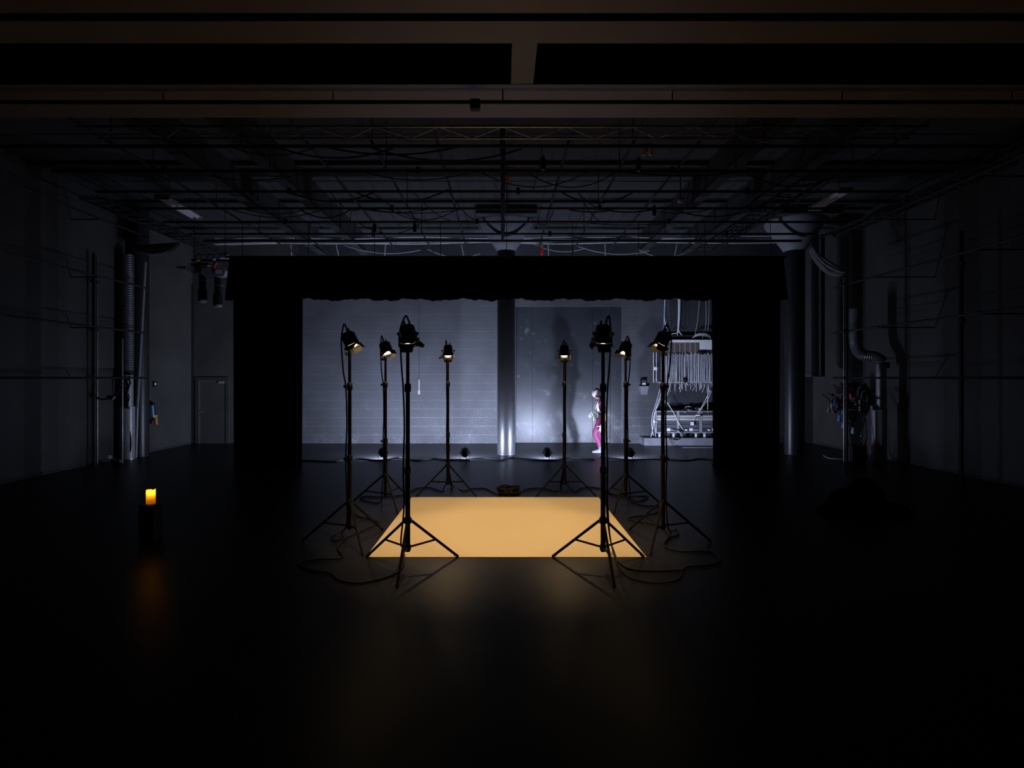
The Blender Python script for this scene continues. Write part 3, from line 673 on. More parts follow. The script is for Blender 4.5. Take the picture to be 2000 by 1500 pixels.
# conduit on the block wall
t = thing('wall_conduit', at(818.5, 762, YB - .02), 'short pale conduit ending in a socket box on the block wall', 'conduit')
MB().tube([(0, 0, 0), (0, 0, .31)], .02, 8).build('conduit', 'pipegrey', t, True); MB().box(-.035, .035, -.03, .02, -.12, 0).build('socket_box', 'greyitem', t)
MB().tube([(0, 0.005, .31), (0, .005, 3.0)], .008, 6).build('thin_conduit', 'block', t, True)
# long low platform
pl = thing('platform', (5.2, 15.34, 0), 'low grey platform along the wall under the rack cases', 'platform')
for a, b in ((3.97, 5.0), (5.004, 6.0), (6.004, 7.0)): MB().box(a - 5.2, b - 5.2, -.25, .24, 0, .205).build('section', 'cratewood', pl)
MB().box(-1.25, 1.8, -.26, .245, .205, .22).build('deck', 'casepanel', pl)
t = thing('floor_mat', (6.0, 14.75, 0), 'thin dark mat lying before the low platform', 'mat'); MB().box(-1.1, 1.0, -.14, .25, 0, .008).build('mat', 'casepanel', t); MB().box(-1.1, 1.0, -.15, -.14, 0, .012).build('edge_strip', 'greyitem', t)
# rack cases
Yr = 15.14; pm = F / Yr
def make_rack():
    t = thing('rack_case', (0, 0, 0), 'x', 'rack case', 'wheeled rack cases on the platform')
    W_, Hh, D = .30, .605, .36          # half width, height, depth; origin: bottom front centre, z=0 on platform deck
    b0 = .145
    MB().box(-W_ + .01, W_ - .01, .02, D, b0, Hh + b0 - .01).build('carcass', 'casepanel', t)
    for s in (-1, 1): MB().box(s * W_ - .015, s * W_ + .015, -.005, .04, b0 - .01, Hh + b0).build('upright_edge', 'alu', t)
    for zz in (b0 - .005, Hh + b0 - .012): MB().box(-W_, W_, -.005, .035, zz - .010, zz + .010).build('cross_edge', 'alu', t)
    fr = [('top_panel', .535, .60, 'casepanel'), ('blank_panel', .49, .53, 'casepanel'), ('white_strip', .448, .470, 'whiteplate'), ('grey_strip', .41, .445, 'greyitem'), ('yellow_strip', .375, .407, 'yellowplate'), ('white_strip', .343, .365, 'whiteplate'), ('patch_field', .235, .335, 'casepanel'), ('patch_field', .125, .228, 'casepanel'), ('power_panel', .02, .118, 'casepanel')]
    for n_, z0, z1, m in fr:
        p = MB().box(-W_ + .03, W_ - .03, -.004 if 'strip' in n_ else .006, .02, b0 + z0, b0 + z1).build(n_, m, t)
        if n_ == 'patch_field':
            mb = MB()
            for r_ in range(2):
                for k in range(17):
                    x = -W_ + .05 + k * .031; zz = b0 + z0 + .03 + r_ * .045
                    mb.box(x - .008, x + .008, -.004, .006, zz - .011, zz + .009)
            q = mb.build('sockets', 'greyitem', p); q['kind'] = 'stuff'
    MB().box(.0, .095, -.006, .006, b0 + .035, b0 + .115).build('label_card', 'whiteplate', t); MB().box(-.13, -.06, -.006, .006, b0 + .045, b0 + .085).build('label_card', 'whiteplate', t)
    MB().box(.11, .25, -.006, .006, b0 + .045, b0 + .085).build('grey_plate', 'greyitem', t); MB().box(-.15, -.10, -.003, .006, b0 + .555, b0 + .575).build('badge', 'alu', t)
    for x in (-.20, .20):
        for y in (.06, .30):
            c_ = MB().box(x - .035, x + .035, y - .03, y + .03, b0 - .05, b0 - .012).build('caster', 'alu', t)
            MB().tube([(x - .016, y - .012, .05), (x + .016, y - .012, .05)], .05, 14).build('wheel', 'whiteplate' if y < .1 else 'rubber', c_, True)
    return t
rk = make_rack(); index_kids()
for i, (px, lab) in enumerate(((1302.5, 'leftmost wheeled rack case, partly behind a lamp stand'), (1346.5, 'middle wheeled rack case with a white box dangling before it'), (1391, 'wheeled rack case cut off by the right leg curtain'))):
    c = rk if i == 0 else copy_tree(rk)
    c.location = ((px - CX) / pm, Yr, .22); c['label'] = lab
def rc(x, y, d=.05): p = at(x, y, Yr); p.y -= d; return p
# cables running between panel and racks
for lab, pts, m in (
 ('first pale cable slanting from the panel to the left rack side', ((1290, 752), (1284, 775), (1278, 795), (1273, 812), (1272, 830), (1275, 850)), 'greycable'),
 ('second pale cable slanting from the panel, ending among loose ends', ((1294, 752), (1288, 775), (1281, 795), (1276, 815), (1274, 838), (1270, 853)), 'whitecable'),
 ('third pale cable slanting down just left of the lamp stand', ((1293, 770), (1285, 790), (1279, 803), (1277, 822), (1279, 845), (1280, 853)), 'greycable'),
 ('white cable crossing diagonally over the rack uprights', ((1302, 786), (1309, 797), (1317, 810), (1325, 826), (1333, 839)), 'whitecable'),
 ('pale cable slanting from the panel past the lamp stand', ((1308, 752), (1304, 765), (1300, 778), (1296, 790)), 'whitecable'),
 ('white cable slanting to the right rack from the panel end', ((1386, 762), (1376, 782), (1366, 800), (1361, 808)), 'whitecable'),
 ('second white cable slanting to the right rack beside the first', ((1388, 764), (1380, 782), (1370, 796), (1364, 808)), 'greycable'),
 ('pale cable dropping straight behind the right end of the racks', ((1382, 755), (1381, 775), (1381, 800)), 'whitecable'),
 ('thin cord from the white plug to the middle rack', ((1358, 812), (1354, 820), (1350, 826)), 'greycable')):
    o = MB().tube(smooth([rc(*p) for p in pts], 4), .0085, 6).build('slack_cable', m, None, True); tag(o, lab, 'cable', 'cables between panel and racks')
t = thing('dangling_box', rc(1350, 827, .08), 'small white box dangling on a cord before the middle rack', 'box'); MB().box(-.042, .042, -.02, .02, -.045, .045).build('case', 'whiteplate', t); MB().tube([(0, 0, .04), (0, 0, .07)], .012, 6).build('grommet', 'black', t)
t = thing('white_plug', rc(1361, 811, .08), 'white plug block hanging before the right rack', 'plug'); MB().box(-.055, .055, -.025, .025, -.018, .02).build('block', 'whiteplate', t); MB().box(-.05, .06, -.02, .02, -.035, -.018).build('base', 'black', t)
t = thing('white_socket', rc(1276.5, 823, .06), 'white plug sticking out at the left side of the racks', 'plug'); MB().ball((0, 0, 0), .035, 10, 6).build('body', 'whiteplate', t, True); MB().box(.02, .09, -.015, .015, -.015, .015).build('pin_block', 'alu', t)
# heap of cables on the racks
t = thing('cable_heap', rc(1340, 803, -.2), 'heap of black and grey cables lying on the rack cases', 'cables')
for i in range(22):
    x = rng.uniform(-.62, .3); L = rng.uniform(.3, .7); zz = rng.uniform(.015, .12) * (1 - abs(x + .15)); m = 'rubber' if i % 4 else 'greycable'
    MB().tube(smooth([(x, rng.uniform(-.2, .1), .01), (x + L * .3, rng.uniform(-.2, .1), max(.02, zz)), (x + L * .65, rng.uniform(-.2, .1), max(.02, zz)), (x + L, rng.uniform(-.2, .1), .01)], 4), .016, 6).build('cable', m, t, True)
cable('black cable looping down from the racks onto the floor', [rc(1322, 838), rc(1331, 842), rc(1329, 852), rc(1318, 858, .15), rc(1304, 855, .16), rc(1308, 864, .18), fl(1318, 872), fl(1345, 873), fl(1388, 874)], .009)
cable('black cable arcing from the first rack under its wheels', [rc(1313, 839, .03), rc(1324, 840, .06), rc(1330, 848, .06), rc(1325, 856, .1), rc(1312, 857, .12)], .008)

# ------------------------------------------------------------------ side walls: rails, poles, ducts, cables
def rail(x, y0, y1, z, label):
    t = thing('wall_rail', (x, y0, z), label, 'rail')
    MB().tube([(0, 0, 0), (0, y1 - y0, 0)], .022, 8).build('pipe', 'darksteel', t, True)
    s = -1 if x < 0 else 1; k = 1.0
    ww = (XR - x) if s > 0 else (x - XL)
    while k < y1 - y0:
        MB().tube([(0, k, 0), (s * ww, k, 0)], .014, 6).build('bracket', 'darksteel', t, True); k += 2.4
for z, wd in ((1.9, 'lowest'), (2.95, 'second'), (4.0, 'third'), (5.2, 'highest')):
    rail(-8.35, 3.0, 12.6, z, f'{wd} dark pipe rail along the left wall'); rail(7.72, 3.0, 12.55, z, f'{wd} dark pipe rail along the right wall')
def pole(p, z1, r, m, label, name='wall_pole'):
    t = thing(name, (p.x, p.y, 0), label, 'pole'); MB().tube([(0, 0, 0), (0, 0, z1)], r, 10).build('tube', m, t, True); MB().lathe([(r * 1.8, 0), (r * 1.8, .012), (r, .02)], 12).build('foot', 'darksteel', t)
    for zz in (1.9, 2.95, 4.0):
        if zz < z1: MB().box(-r * 1.5, r * 1.5, -r * 1.5, r * 1.5, zz - .03, zz + .03).build('clamp', 'darksteel', t)
pole(fl(1648.5, 904), 4.15, .016, 'steel', 'thin bright steel pole before the hanging connectors')
pole(fl(1654, 903.5) + Vector((.02, .03, 0)), 4.9, .03, 'black', 'black upright pole right behind the bright steel one')
pole(fl(239, 907), 2.75, .016, 'steel', 'thin steel pole in front of the grey sleeved pipe')
pole(fl(181, 907) + Vector((.1, 0, 0)), 4.6, .016, 'steel', 'thin steel pole nearest the dark left wall')
pole(fl(172, 909) + Vector((.12, 0, 0)), 4.6, .03, 'black', 'black upright pole left of the thin steel pole')
pole(Vector((8.45, 9.9, 0)), 4.6, .03, 'black', 'black upright pole against the dark right wall')
# spiral duct and sleeved pipe by the left column
dx, dy = (249 - CX) * 12.58 / F, 12.58
t = thing('spiral_duct', (dx, dy, 0), 'ribbed spiral duct coming down beside the left column', 'duct')
prof = []; zz = 2.05
while zz < 4.75: prof += [(.125, zz), (.137, zz + .02), (.125, zz + .04)]; zz += .055
MB().lathe(prof, 20).build('ribbed_hose', 'duct', t, True); MB().lathe([(.145, 1.97), (.15, 1.98), (.15, 2.04), (.14, 2.05)], 20).build('flange', 'black', t, True)
t = thing('sleeved_pipe', (dx, dy, 0), 'grey pipe with a wider sleeve standing under the spiral duct', 'pipe')
MB().lathe([(.118, 1.22), (.118, 1.97)], 20).build('upper_pipe', 'pipegrey', t, True); MB().lathe([(.15, 0), (.15, 1.23), (.12, 1.24)], 20).build('sleeve', 'pipegrey', t, True); MB().lathe([(.17, 0), (.17, .015)], 20).build('foot_ring', 'steel', t)
t = thing('sloping_conduit', (0, 0, 0), 'pale conduit sloping down the left column', 'conduit')
a, b = at(284, 512, 12.80), at(268.5, 795, 12.80); MB().tube([a, b], .03, 8).build('pipe', 'greyitem', t, True); MB().tube([b, at(266, 893, 12.80)], .022, 8).build('lower_pipe', 'pipegrey', t, True)
cable('black cable curving down the grey sleeved pipe', [at(243, 745, 12.5), at(243, 790, 12.5), at(249, 820, 12.5), at(255, 850, 12.5), at(255, 880, 12.5), at(247, 895, 12.5)], .012)
cable('black cable slung between the left wall poles', [at(181, 765, 11.8), at(188, 775, 11.8), at(200, 780, 11.8), at(212, 777, 11.8), at(225, 772, 11.8), at(238, 757, 11.9)], .016)
t = thing('cable_plug', at(218, 777, 11.75), 'dark plug with a pale rim on the slung cable at left', 'plug'); MB().tube([(-.08, 0, .01), (.04, 0, 0)], .045, 10).build('body', 'black', t, True); MB().tube([(.04, 0, 0), (.055, 0, -.01)], .05, 10).build('rim', 'greyitem', t, True)
t = thing('rail_cables', at(248, 745, 12.5), 'bundle of black cables tied where the left rail meets the duct', 'cables')
for i in range(8):
    MB().tube(smooth([(rng.uniform(-.12, .12), -.05, .12), (rng.uniform(-.16, .16), -.1, -.05), (rng.uniform(-.12, .12), -.08, -.35), (rng.uniform(-.1, .1), -.05, rng.uniform(-.7, -.4))], 4), .014, 6).build('cable', 'rubber', t, True)
t = thing('wall_switch', at(289, 750, 13.9), 'small pale switch plate on the left wall', 'switch'); t.location.x = XL + .02; MB().box(-.02, .02, -.09, .0, -.07, .07).build('box', 'black', t); MB().box(.0, .025, -.08, -.01, -.03, .03).build('plate', 'whiteplate', t)
# hank with blue and orange plugs on the left wall
hk = at(290, 802, 13.6); hk.x = XL + .06
t = thing('cable_hank', hk, 'hank of dark cable with blue and orange plugs hung on the left wall', 'cable hank')
for i in range(5):
    MB().tube([(.02 + .01 * i, .10 * math.cos(2 * math.pi * k / 20) + .012 * i, -.02 + (.27 - .012 * i) * math.sin(2 * math.pi * k / 20)) for k in range(21)], .011, 6).build('loop', 'rubber' if i % 2 else 'black', t, True)
MB().tube([(.07, .0, .13), (.075, .02, -.10)], .035, 10).build('blue_plug', 'blue', t, True); MB().tube([(.08, .03, -.10), (.08, .04, -.18)], .03, 10).build('pale_end', 'paleblue', t, True)
MB().tube([(.09, .10, -.16), (.09, .13, -.36)], .04, 10).build('orange_plug', 'orange', t, True); MB().tube([(.09, .10, -.16), (.09, .085, -.11)], .046, 10).build('orange_collar', 'yellow', t, True)
t = thing('hook', hk + Vector((-.05, .0, .30)), 'small hook above the hank on the left wall', 'hook'); MB().tube([(0, 0, 0), (.05, 0, 0), (.06, 0, .03)], .008, 6).build('wire', 'steel', t, True); MB().box(-.005, .002, -.02, .02, -.03, .03).build('plate', 'steel', t)
# items at the foot of the left wall
t = thing('blue_bag', fl(207, 900), 'small crumpled blue bundle at the foot of the left wall', 'bundle'); MB().ball((0, 0, .07), .11, 14, 8, (1.2, .8, .6)).build('bundle', 'paleblue', t, True); MB().ball((-.2, 0, .06), .13, 12, 8, (1.2, .8, .5)).build('dark_half', 'rubber', t, True)
t = thing('floor_box', fl(228, 904), 'small pale box lying beside the steel pole at left', 'box'); MB().box(-.11, .09, -.05, .05, 0, .06, lambda v: Vector((v.x + v.z * .3, v.y, v.z))).build('body', 'greyitem', t); MB().box(-.10, .08, -.052, -.045, .02, .05).build('label_strip', 'cratewood', t)

# hanging spotlights upper left
def profile(px, py, Y, yaw, label, cols):
    p = at(px, py, Y); hook = at(px, 508, Y).z - p.z + .03; t = thing('profile_spotlight', p, label, 'spotlight', 'spotlights hung at upper left', rz=yaw)
    b = MB().prism([(-.28, -.10, -.05), (-.24, -.10, .09), (.20, -.10, .12), (.26, -.10, .04), (.22, -.10, -.09), (-.2, -.10, -.10)], (0, .2, 0)).build('housing', 'greyitem', t)
    MB().box(.04, .18, -.104, -.10, -.03, .06).build('label_plate', 'whiteplate', b); MB().box(-.46, -.27, -.06, .06, -.04, .02).build('rear_fins', 'steel', t)
    MB().lathe([(.085, -.75), (.10, -.74), (.10, -.50), (.075, -.48), (.075, -.12)], 16, (.06, 0, 0)).build('lens_tube', 'black', t, True)
    MB().lathe([(.08, -.80), (.092, -.79), (.092, -.75)], 16, (.06, 0, 0)).build('front_glass', 'greyitem', t, True)
    MB().box(-.05, .17, -.115, .115, -.30, -.285).build('shutter_frame', 'steel', t)
    for s in (-1, 1): MB().box(-.02, .02, s * .13 - .004, s * .13 + .004, -.02, .10).build('yoke_arm', 'black', t)
    MB().box(-.02, .02, -.134, .134, .095, .105).build('yoke_bar', 'black', t); MB().box(-.03, .03, -.03, .03, .105, hook).build('hook_clamp', 'black', t)
    for i, (c, x, zz) in enumerate(cols): MB().tube([(x, -.13, zz), (x + (.05 if i else .07), -.13, zz + (.12 if c == 'red' else .01))], .03, 8).build('coloured_plug', c, t, True)
profile(390, 524, 12.6, .25, 'hanging spotlight with one yellow plug at upper left', [('yellow', -.02, .16)])
profile(420, 533, 12.6, .15, 'hanging spotlight with red, yellow and blue plugs beside the border', [('yellow', -.12, .14), ('red', .02, .10), ('paleblue', .0, .28)])
t = thing('spot_bar', (0, 0, 0), 'short black bar carrying the two spotlights at upper left', 'bar')
MB().tube([at(374, 508, 12.6), at(450, 509, 12.6)], .026, 10).build('pipe', 'black', t, True)
for x in (380, 440): MB().tube([at(x, 508, 12.6), at(x, 508, 12.6) + Vector((0, 0, ZC - at(x, 508, 12.6).z))], .008, 6).build('hanger', 'darksteel', t)
for i in range(6):
    a = at(380 + i * 12, 505, 12.6); MB().tube(sag(a, a + Vector((.18, 0, .05)), -.08), .011, 6).build('cable_loop', 'greycable' if i % 2 else 'rubber', t, True)

# gathered cloth near the ceiling both sides
def swag(a, b, drop_, label, n=14):
    t = thing('gathered_cloth', (0, 0, 0), label, 'cloth')
    mb = MB(); nx, nz = 28, n; vs = []
    for j in range(nz + 1):
        for i in range(nx + 1):
            u = i / nx; v = j / nz; p = a.lerp(b, u)
            d = drop_ * v * (4 * u * (1 - u)) ** .7 + .04 * v
            vs.append(p + Vector((0, -.10 * math.sin(math.pi * v) + .03 * math.sin(v * 26 + u * 3), -d)))
    mb.add(vs, [(j * (nx + 1) + i, j * (nx + 1) + i + 1, (j + 1) * (nx + 1) + i + 1, (j + 1) * (nx + 1) + i) for j in range(nz) for i in range(nx)])
    o = mb.build('cloth', 'net', t, True); md = o.modifiers.new('thick', 'SOLIDIFY'); md.thickness = .008
    MB().tube([a, b], .012, 6).build('tie_line', 'rubber', t)
swag(at(262, 480, 12.8), at(352, 474, 12.8), .22, 'dark cloth gathered under the ceiling at the left column')
swag(at(1580, 482, 12.6), at(1648, 530, 12.2), .28, 'dark cloth gathered under the ceiling at the right column')
# flat duct beside the right column and sleeved pipe further out
t = thing('wall_duct', (8.0, 14.0, 0), 'dark square duct hanging beside the right column', 'duct')
MB().box(-.05, .30, -.15, .15, 1.95, 5.6).build('shaft', 'plaster', t); MB().box(.16, .19, -.17, -.15, 1.95, 5.6).build('seam', 'pipegrey', t); MB().box(-.06, .31, -.16, .16, 1.93, 1.96).build('rim', 'steel', t)
rx = fl(1717, 902.5); t = thing('sleeved_pipe', (rx.x, rx.y, 0), 'grey pipe with a wider sleeve beside the hanging connectors', 'pipe')
MB().lathe([(.15, 0), (.15, 1.22), (.12, 1.23)], 20).build('sleeve', 'pipegrey', t, True); MB().lathe([(.10, 1.22), (.10, 2.2)], 20, (.05, 0, 0)).build('upper_pipe', 'pipegrey', t, True); MB().lathe([(.18, 0), (.18, .012)], 20).build('foot_ring', 'steel', t)
prof = []; zz = 0
t = thing('flexible_duct', (rx.x, rx.y, 0), 'ribbed flexible duct elbow above the hanging connectors', 'duct')
pts = smooth([(-.34, .3, 3.5), (-.34, .3, 2.75), (-.24, .25, 2.45), (-.02, .12, 2.38), (.12, .05, 2.25)], 14)
MB().tube(pts, [.12 + .012 * (i % 2) for i in range(len(pts))], 14).build('ribbed_hose', 'duct', t, True); MB().lathe([(.13, 2.12), (.13, 2.25)], 16, (.12, .05, 0)).build('collar', 'black', t, True)
# connector board with hanging cables on the right
cb = at(1668, 775, 12.75)
t = thing('socket_board', cb + Vector((.12, .25, 0)), 'dark distribution board dotted with red and pale sockets', 'socket board')
MB().box(.34, .54, .03, .07, .1, .15).build('wall_arm', 'darksteel', t); MB().box(.34, .54, .03, .07, -.2, -.15).build('wall_arm', 'darksteel', t)
MB().box(-.26, .34, 0, .10, -.30, .34).build('board', 'casepanel', t)
for i in range(42):
    x = rng.uniform(-.2, .30); zz = rng.uniform(-.22, .30); MB().tube([(x, 0, zz), (x, -.05, zz)], .026, 8).build('socket', ('red', 'whiteplate', 'greyitem', 'black')[i % 4], t, True)
def hankR(px, py, Y, w_, h_, n_, label, m='rubber'):
    t = thing('cable_hank', at(px, py, Y), label, 'cable hank')
    for i in range(n_):
        ph = rng.uniform(-.03, .03); MB().tube([(w_ * (1 - .06 * i) * math.cos(2 * math.pi * k / 24) + ph, -.015 * i, h_ * (1 - .05 * i) * math.sin(2 * math.pi * k / 24) + .03 * math.cos(4 * math.pi * k / 24) + ph) for k in range(25)], .012, 6).build('loop', m if i % 3 else 'pipegrey', t, True)
    MB().tube([(0, .12, h_), (0, -.05, h_ + .01), (0, -.06, h_ + .04)], .01, 6).build('hook', 'steel', t); return t
hankR(1686, 781, 12.72, .14, .38, 9, 'large hank of dark cable hung right of the socket board')
hankR(1631, 790, 12.72, .09, .17, 4, 'small hank with a pink tipped plug left of the steel pole')
hankR(1663, 812, 12.72, .10, .14, 5, 'low hank of cable right of the black pole')
def plug(px, py, Y, col, label, L=.13, ang=0, up=.5):
    p = at(px, py, Y); t = thing('cable_plug', p, label, 'plug', 'plugs hanging on the right wall'); d = Vector((math.sin(ang), 0, -math.cos(ang)))
    MB().tube([d * 0, d * L * .55, d * L * .6, d * L], [.026, .030, .038, .038], 10).build('body', col, t, True)
    MB().tube([d * L, d * (L + .015)], .03, 10).build('face', 'greyitem', t); MB().tube(smooth([(0, 0, 0), -d * .1, Vector((.06, .10, up * .6)), Vector((.05, .36, up))], 4), .011, 6).build('lead', 'rubber', t, True)
plug(1640, 811, 12.66, 'blue', 'blue plug hanging below the small hank left of the pole', .14, -.1)
plug(1647, 826, 12.66, 'blue', 'blue plug hanging lowest, touching the steel pole', .12)
plug(1644, 797, 12.66, 'blue', 'short blue plug just left of the steel pole', .12, .2)
plug(1666, 834, 12.66, 'paleblue', 'pale blue plug hanging on its own below the socket board', .15)
plug(1632, 786, 12.66, 'blue', 'blue plug tucked against the orange red one', .08, -.5, .2)
plug(1638, 788, 12.66, 'red', 'bright red plug beside the small hank', .07, 1.3, .2)
plug(1641, 769, 12.66, 'red', 'red plug left of the pole, highest of them', .05, 1.2, .2)
plug(1660, 766, 12.66, 'red', 'large red plug in front of the socket board', .16, .2, .2)
plug(1620, 796, 12.66, 'greyitem', 'grey plug with a pink tip at the far left of the group', .10, -.2, .3)
plug(1690, 863, 12.1, 'red', 'red plug with a white cap hanging near the floor box', .11, -.3, .9)
for i, (x, lab) in enumerate(((1703, 'left'), (1708, 'middle'), (1713, 'right'))): plug(x, 792, 12.0, 'paleblue', f'{lab} one of three pale blue plugs on the sleeved pipe', .09, .3, .25)
t = thing('striped_rope', at(1679, 780, 12.62), 'short black and white striped rope among the hanks', 'rope')
for i in range(10): MB().tube([(0, 0, -i * .026), (.004 * (i % 2), 0, -(i + 1) * .026)], .02, 8).build('stripe', 'whiteplate' if i % 2 else 'black', t)
t = thing('striped_rope', at(1692, 800, 12.69), 'long black and white striped rope leading down to the red plug', 'rope')
MB().tube([(0, 0, 0), (-.02, .03, .3), (-.05, .03, .63)], .009, 6).build('tie_line', 'black', t)
for i in range(17): MB().tube([(-.008 * i, 0, -i * .04), (-.008 * (i + 1), 0, -(i + 1) * .04)], .013, 8).build('stripe', 'greycable' if i % 2 else 'black', t)
t = thing('wall_floor_box', fl(1684, 904) + Vector((0, .1, 0)), 'dark box on the floor below the hanging cables', 'box'); MB().box(-.22, .11, -.10, .14, 0, .36).build('body', 'plaster', t); MB().box(-.22, .11, -.11, .15, .36, .375).build('lid', 'black', t)
cable('thin pale cable lying on the floor left of the steel pole', [fl(1608, 890), fl(1616, 895), fl(1630, 897), fl(1645, 898)], .008, 'greycable')
cable('thin grey cable sweeping from the pole to the red plug', [at(1657, 820, 12.2), at(1658, 850, 12.2), at(1664, 871, 12.2), at(1680, 864, 12.2), at(1692, 848, 12.2), at(1700, 835, 12.2)], .007, 'pipegrey')
cable('thin dark cable from the red plug to the floor', [at(1687, 871, 12.5), at(1676, 885, 12.5), fl(1668, 900)], .009)
cable('grey cable arcing beside the sleeved pipe to the floor', [at(1703, 830, 12.5), at(1701, 880, 12.5), fl(1695, 902), fl(1684, 904.5)], .008, 'pipegrey')
# dark heap on the right of the floor
hp = Vector(((1690 - CX) * 7.7 / F, 7.7, 0)); t = thing('covered_heap', hp, 'dark cloth covered heap on the floor at the right', 'heap')
def lump(c, r, sc, n=28, m=14, seed=0):
    mb = MB(); mb.ball(c, r, n, m, sc); rr = random.Random(seed)
    mb.v = [(x + .012 * math.sin(9 * z + 7 * y + seed), y + .012 * math.sin(11 * x), max(0, z + .015 * math.sin(8 * x + seed))) for x, y, z in mb.v]; return mb
lump((0, 0, .16), .27, (.95, .8, 1.12), seed=1).build('main_lump', 'velvet', t, True); lump((-.33, -.02, .1), .17, (1.1, .9, 1.3), seed=3).build('side_lump', 'velvet', t, True); lump((-.08, -.1, .0), .62, (1.05, .6, .28), seed=5).build('spread_cloth', 'velvet', t, True)

# ------------------------------------------------------------------ performer
PX, PY = 2.45, 13.82
U = lambda u, v, y=0.: Vector((1.947 + u / 712.5, PY + y, max(.0, 1.874 - v / 712.5)))
def skin_mesh(chains, vox=.0085):
    """chains: list of lists of (point, radius); first chain is the trunk, 'link' joins by shared points"""
    me = bpy.data.meshes.new('skin'); verts, edges, rad, roots, key = [], [], [], [], {}
    for ch in chains:
        prev = None
        for p, r in ch:
            k = tuple(round(c, 4) for c in p)
            if k not in key: key[k] = len(verts); verts.append(p); rad.append(r)
            i = key[k]
            if prev is not None: edges.append((prev, i))
            prev = i
    me.from_pydata(verts, edges, [])
    o = bpy.data.objects.new('skin', me); C.objects.link(o)
    o.modifiers.new('skin', 'SKIN').use_smooth_shade = True
    par = list(range(len(verts)))
    def find(x):
        while par[x] != x: x = par[x]
        return x
    for a, b in edges: par[find(a)] = find(b)
    seen = set()
    for i, sv_ in enumerate(me.skin_vertices[0].data):
        r = rad[i]; sv_.radius = r if isinstance(r, tuple) else (r, r)
        if find(i) not in seen: seen.add(find(i)); sv_.use_root = True
    o.modifiers.new('sub', 'SUBSURF').levels = 2
    bpy.context.view_layer.update(); dg = bpy.context.evaluated_depsgraph_get()
    out = bpy.data.meshes.new_from_object(o.evaluated_get(dg)); bpy.data.objects.remove(o); return out
pelvis, waist, chest, upper, neck, hd = U(395, 745), U(405, 625), U(392, 500), U(395, 415), U(362, 372), U(335, 300)
sL, sR = U(412, 420, -.165), U(400, 420, .165)
hL, hR = U(385, 770, -.09), U(395, 770, .09)
kL, aL, tL = U(278, 1000, -.11), U(382, 1240, -.10), U(340, 1300, -.10)
kR, aR = U(355, 975, .10), U(446, 1225, .10)
eL, wL = U(446, 640, -.25), U(405, 800, -.25)
eR, wR = U(425, 620, .20), U(330, 690, .05)
palm = U(375, 865, -.255)
trunk = [(pelvis, (.135, .11)), (waist, (.12, .095)), (chest, (.145, .115)), (upper, (.13, .10)), (neck, .058), (hd, .06)]
chains = [trunk,
  [(upper, (.13, .10)), (sL, .072), (eL, .052), (wL, .034), (palm, (.036, .026)), (U(366, 912, -.258), (.030, .020))],
  [(upper, (.13, .10)), (sR, .072), (eR, .052), (wR, .034), (U(300, 670, .03), .034)],
  [(pelvis, (.135, .11)), (hL, .098), (kL, .075), (U(335, 1110, -.105), .066), (aL, .046), (U(375, 1300, -.10), .042)],
  [(pelvis, (.135, .11)), (hR, .098), (kR, .075), (U(418, 1100, .10), .066), (aR, .046), (U(444, 1300, .10), .042)]]
fing = [((382, 872), (404, 912), (412, 934), -.270), ((377, 880), (389, 930), (388, 960), -.264), ((369, 880), (368, 935), (362, 968), -.258), ((362, 876), (346, 920), (334, 946), -.252), ((372, 850), (332, 852), (304, 866), -.262)]
for a, b, c, y in fing: chains.append([(U(*a, y), .0135), (U(*b, y - .004), .0115), (U(*c, y + .004), .009)])
body = skin_mesh(chains)
# head: shaped ellipsoid, tilted back, with brow, nose, lips, chin and ears, fused into the body by a voxel remesh
hm = bmesh.new(); hm.from_mesh(body)
def head_pts():
    vs, fs = [], []; n, m = 40, 30; tilt = R(32)
    for i in range(m + 1):
        th = math.pi * i / m; z = math.cos(th); rr = max(.01, math.sin(th))
        for k in range(n):
            ph = 2 * math.pi * k / n; fx = math.cos(ph) * rr; sy = math.sin(ph) * rr          # +fx is the face
            x = fx * .095; y = sy * .074; zz = z * .118
            if z < 0: x *= 1 - .0 * z; y *= 1 + .25 * z; x = x - .01 * z * 0
            if fx > 0:
                g = lambda c, s, w=.30: math.exp(-((z - c) / s) ** 2 - (math.sin(ph) / w) ** 2) * (1 if math.cos(ph) > 0 else 0)
                x += .026 * g(-.20, .13, .16) + .012 * g(.02, .12, .10) + .007 * g(.25, .09, .5) - .012 * (g(.10, .09, .30)) * (1 - g(.10, .3, .12)) + .010 * g(-.52, .07, .30) + .016 * g(-.80, .14, .4) - .004 * g(-.42, .04, .4)
            x -= .012 if fx < -.2 and z < -.3 else 0
            vs.append((x, y, zz))
    return vs, [(i * n + k, (i + 1) * n + k, (i + 1) * n + (k + 1) % n, i * n + (k + 1) % n) for i in range(m) for k in range(n)] + [tuple(range(n)), tuple(m * n + k for k in range(n))[::-1]]
HC = U(322, 262); tilt = R(30)
def HT(p):     # head local (face +x, up +z) to world: face towards -X, tilted up
    x, y, z = p; x2 = x * math.cos(tilt) - z * math.sin(tilt) * 1.0; z2 = x * math.sin(tilt) + z * math.cos(tilt)
    return HC + Vector((-x2, -y, z2))
vs, fs = head_pts(); bv = [hm.verts.new(HT(p)) for p in vs]
for f in fs: hm.faces.new([bv[i] for i in f])
for s in (-1, 1):
    mb = MB().ball((-.012, s * .074, -.005), .03, 10, 6, (.62, .3, 1)); ev = [hm.verts.new(HT(p)) for p in mb.v]
    for f in mb.f: hm.faces.new([ev[i] for i in f])
hm.to_mesh(body); hm.free()
tmp = bpy.data.objects.new('tmp', body); C.objects.link(tmp)
md = tmp.modifiers.new('rm', 'REMESH'); md.mode = 'VOXEL'; md.voxel_size = .0062
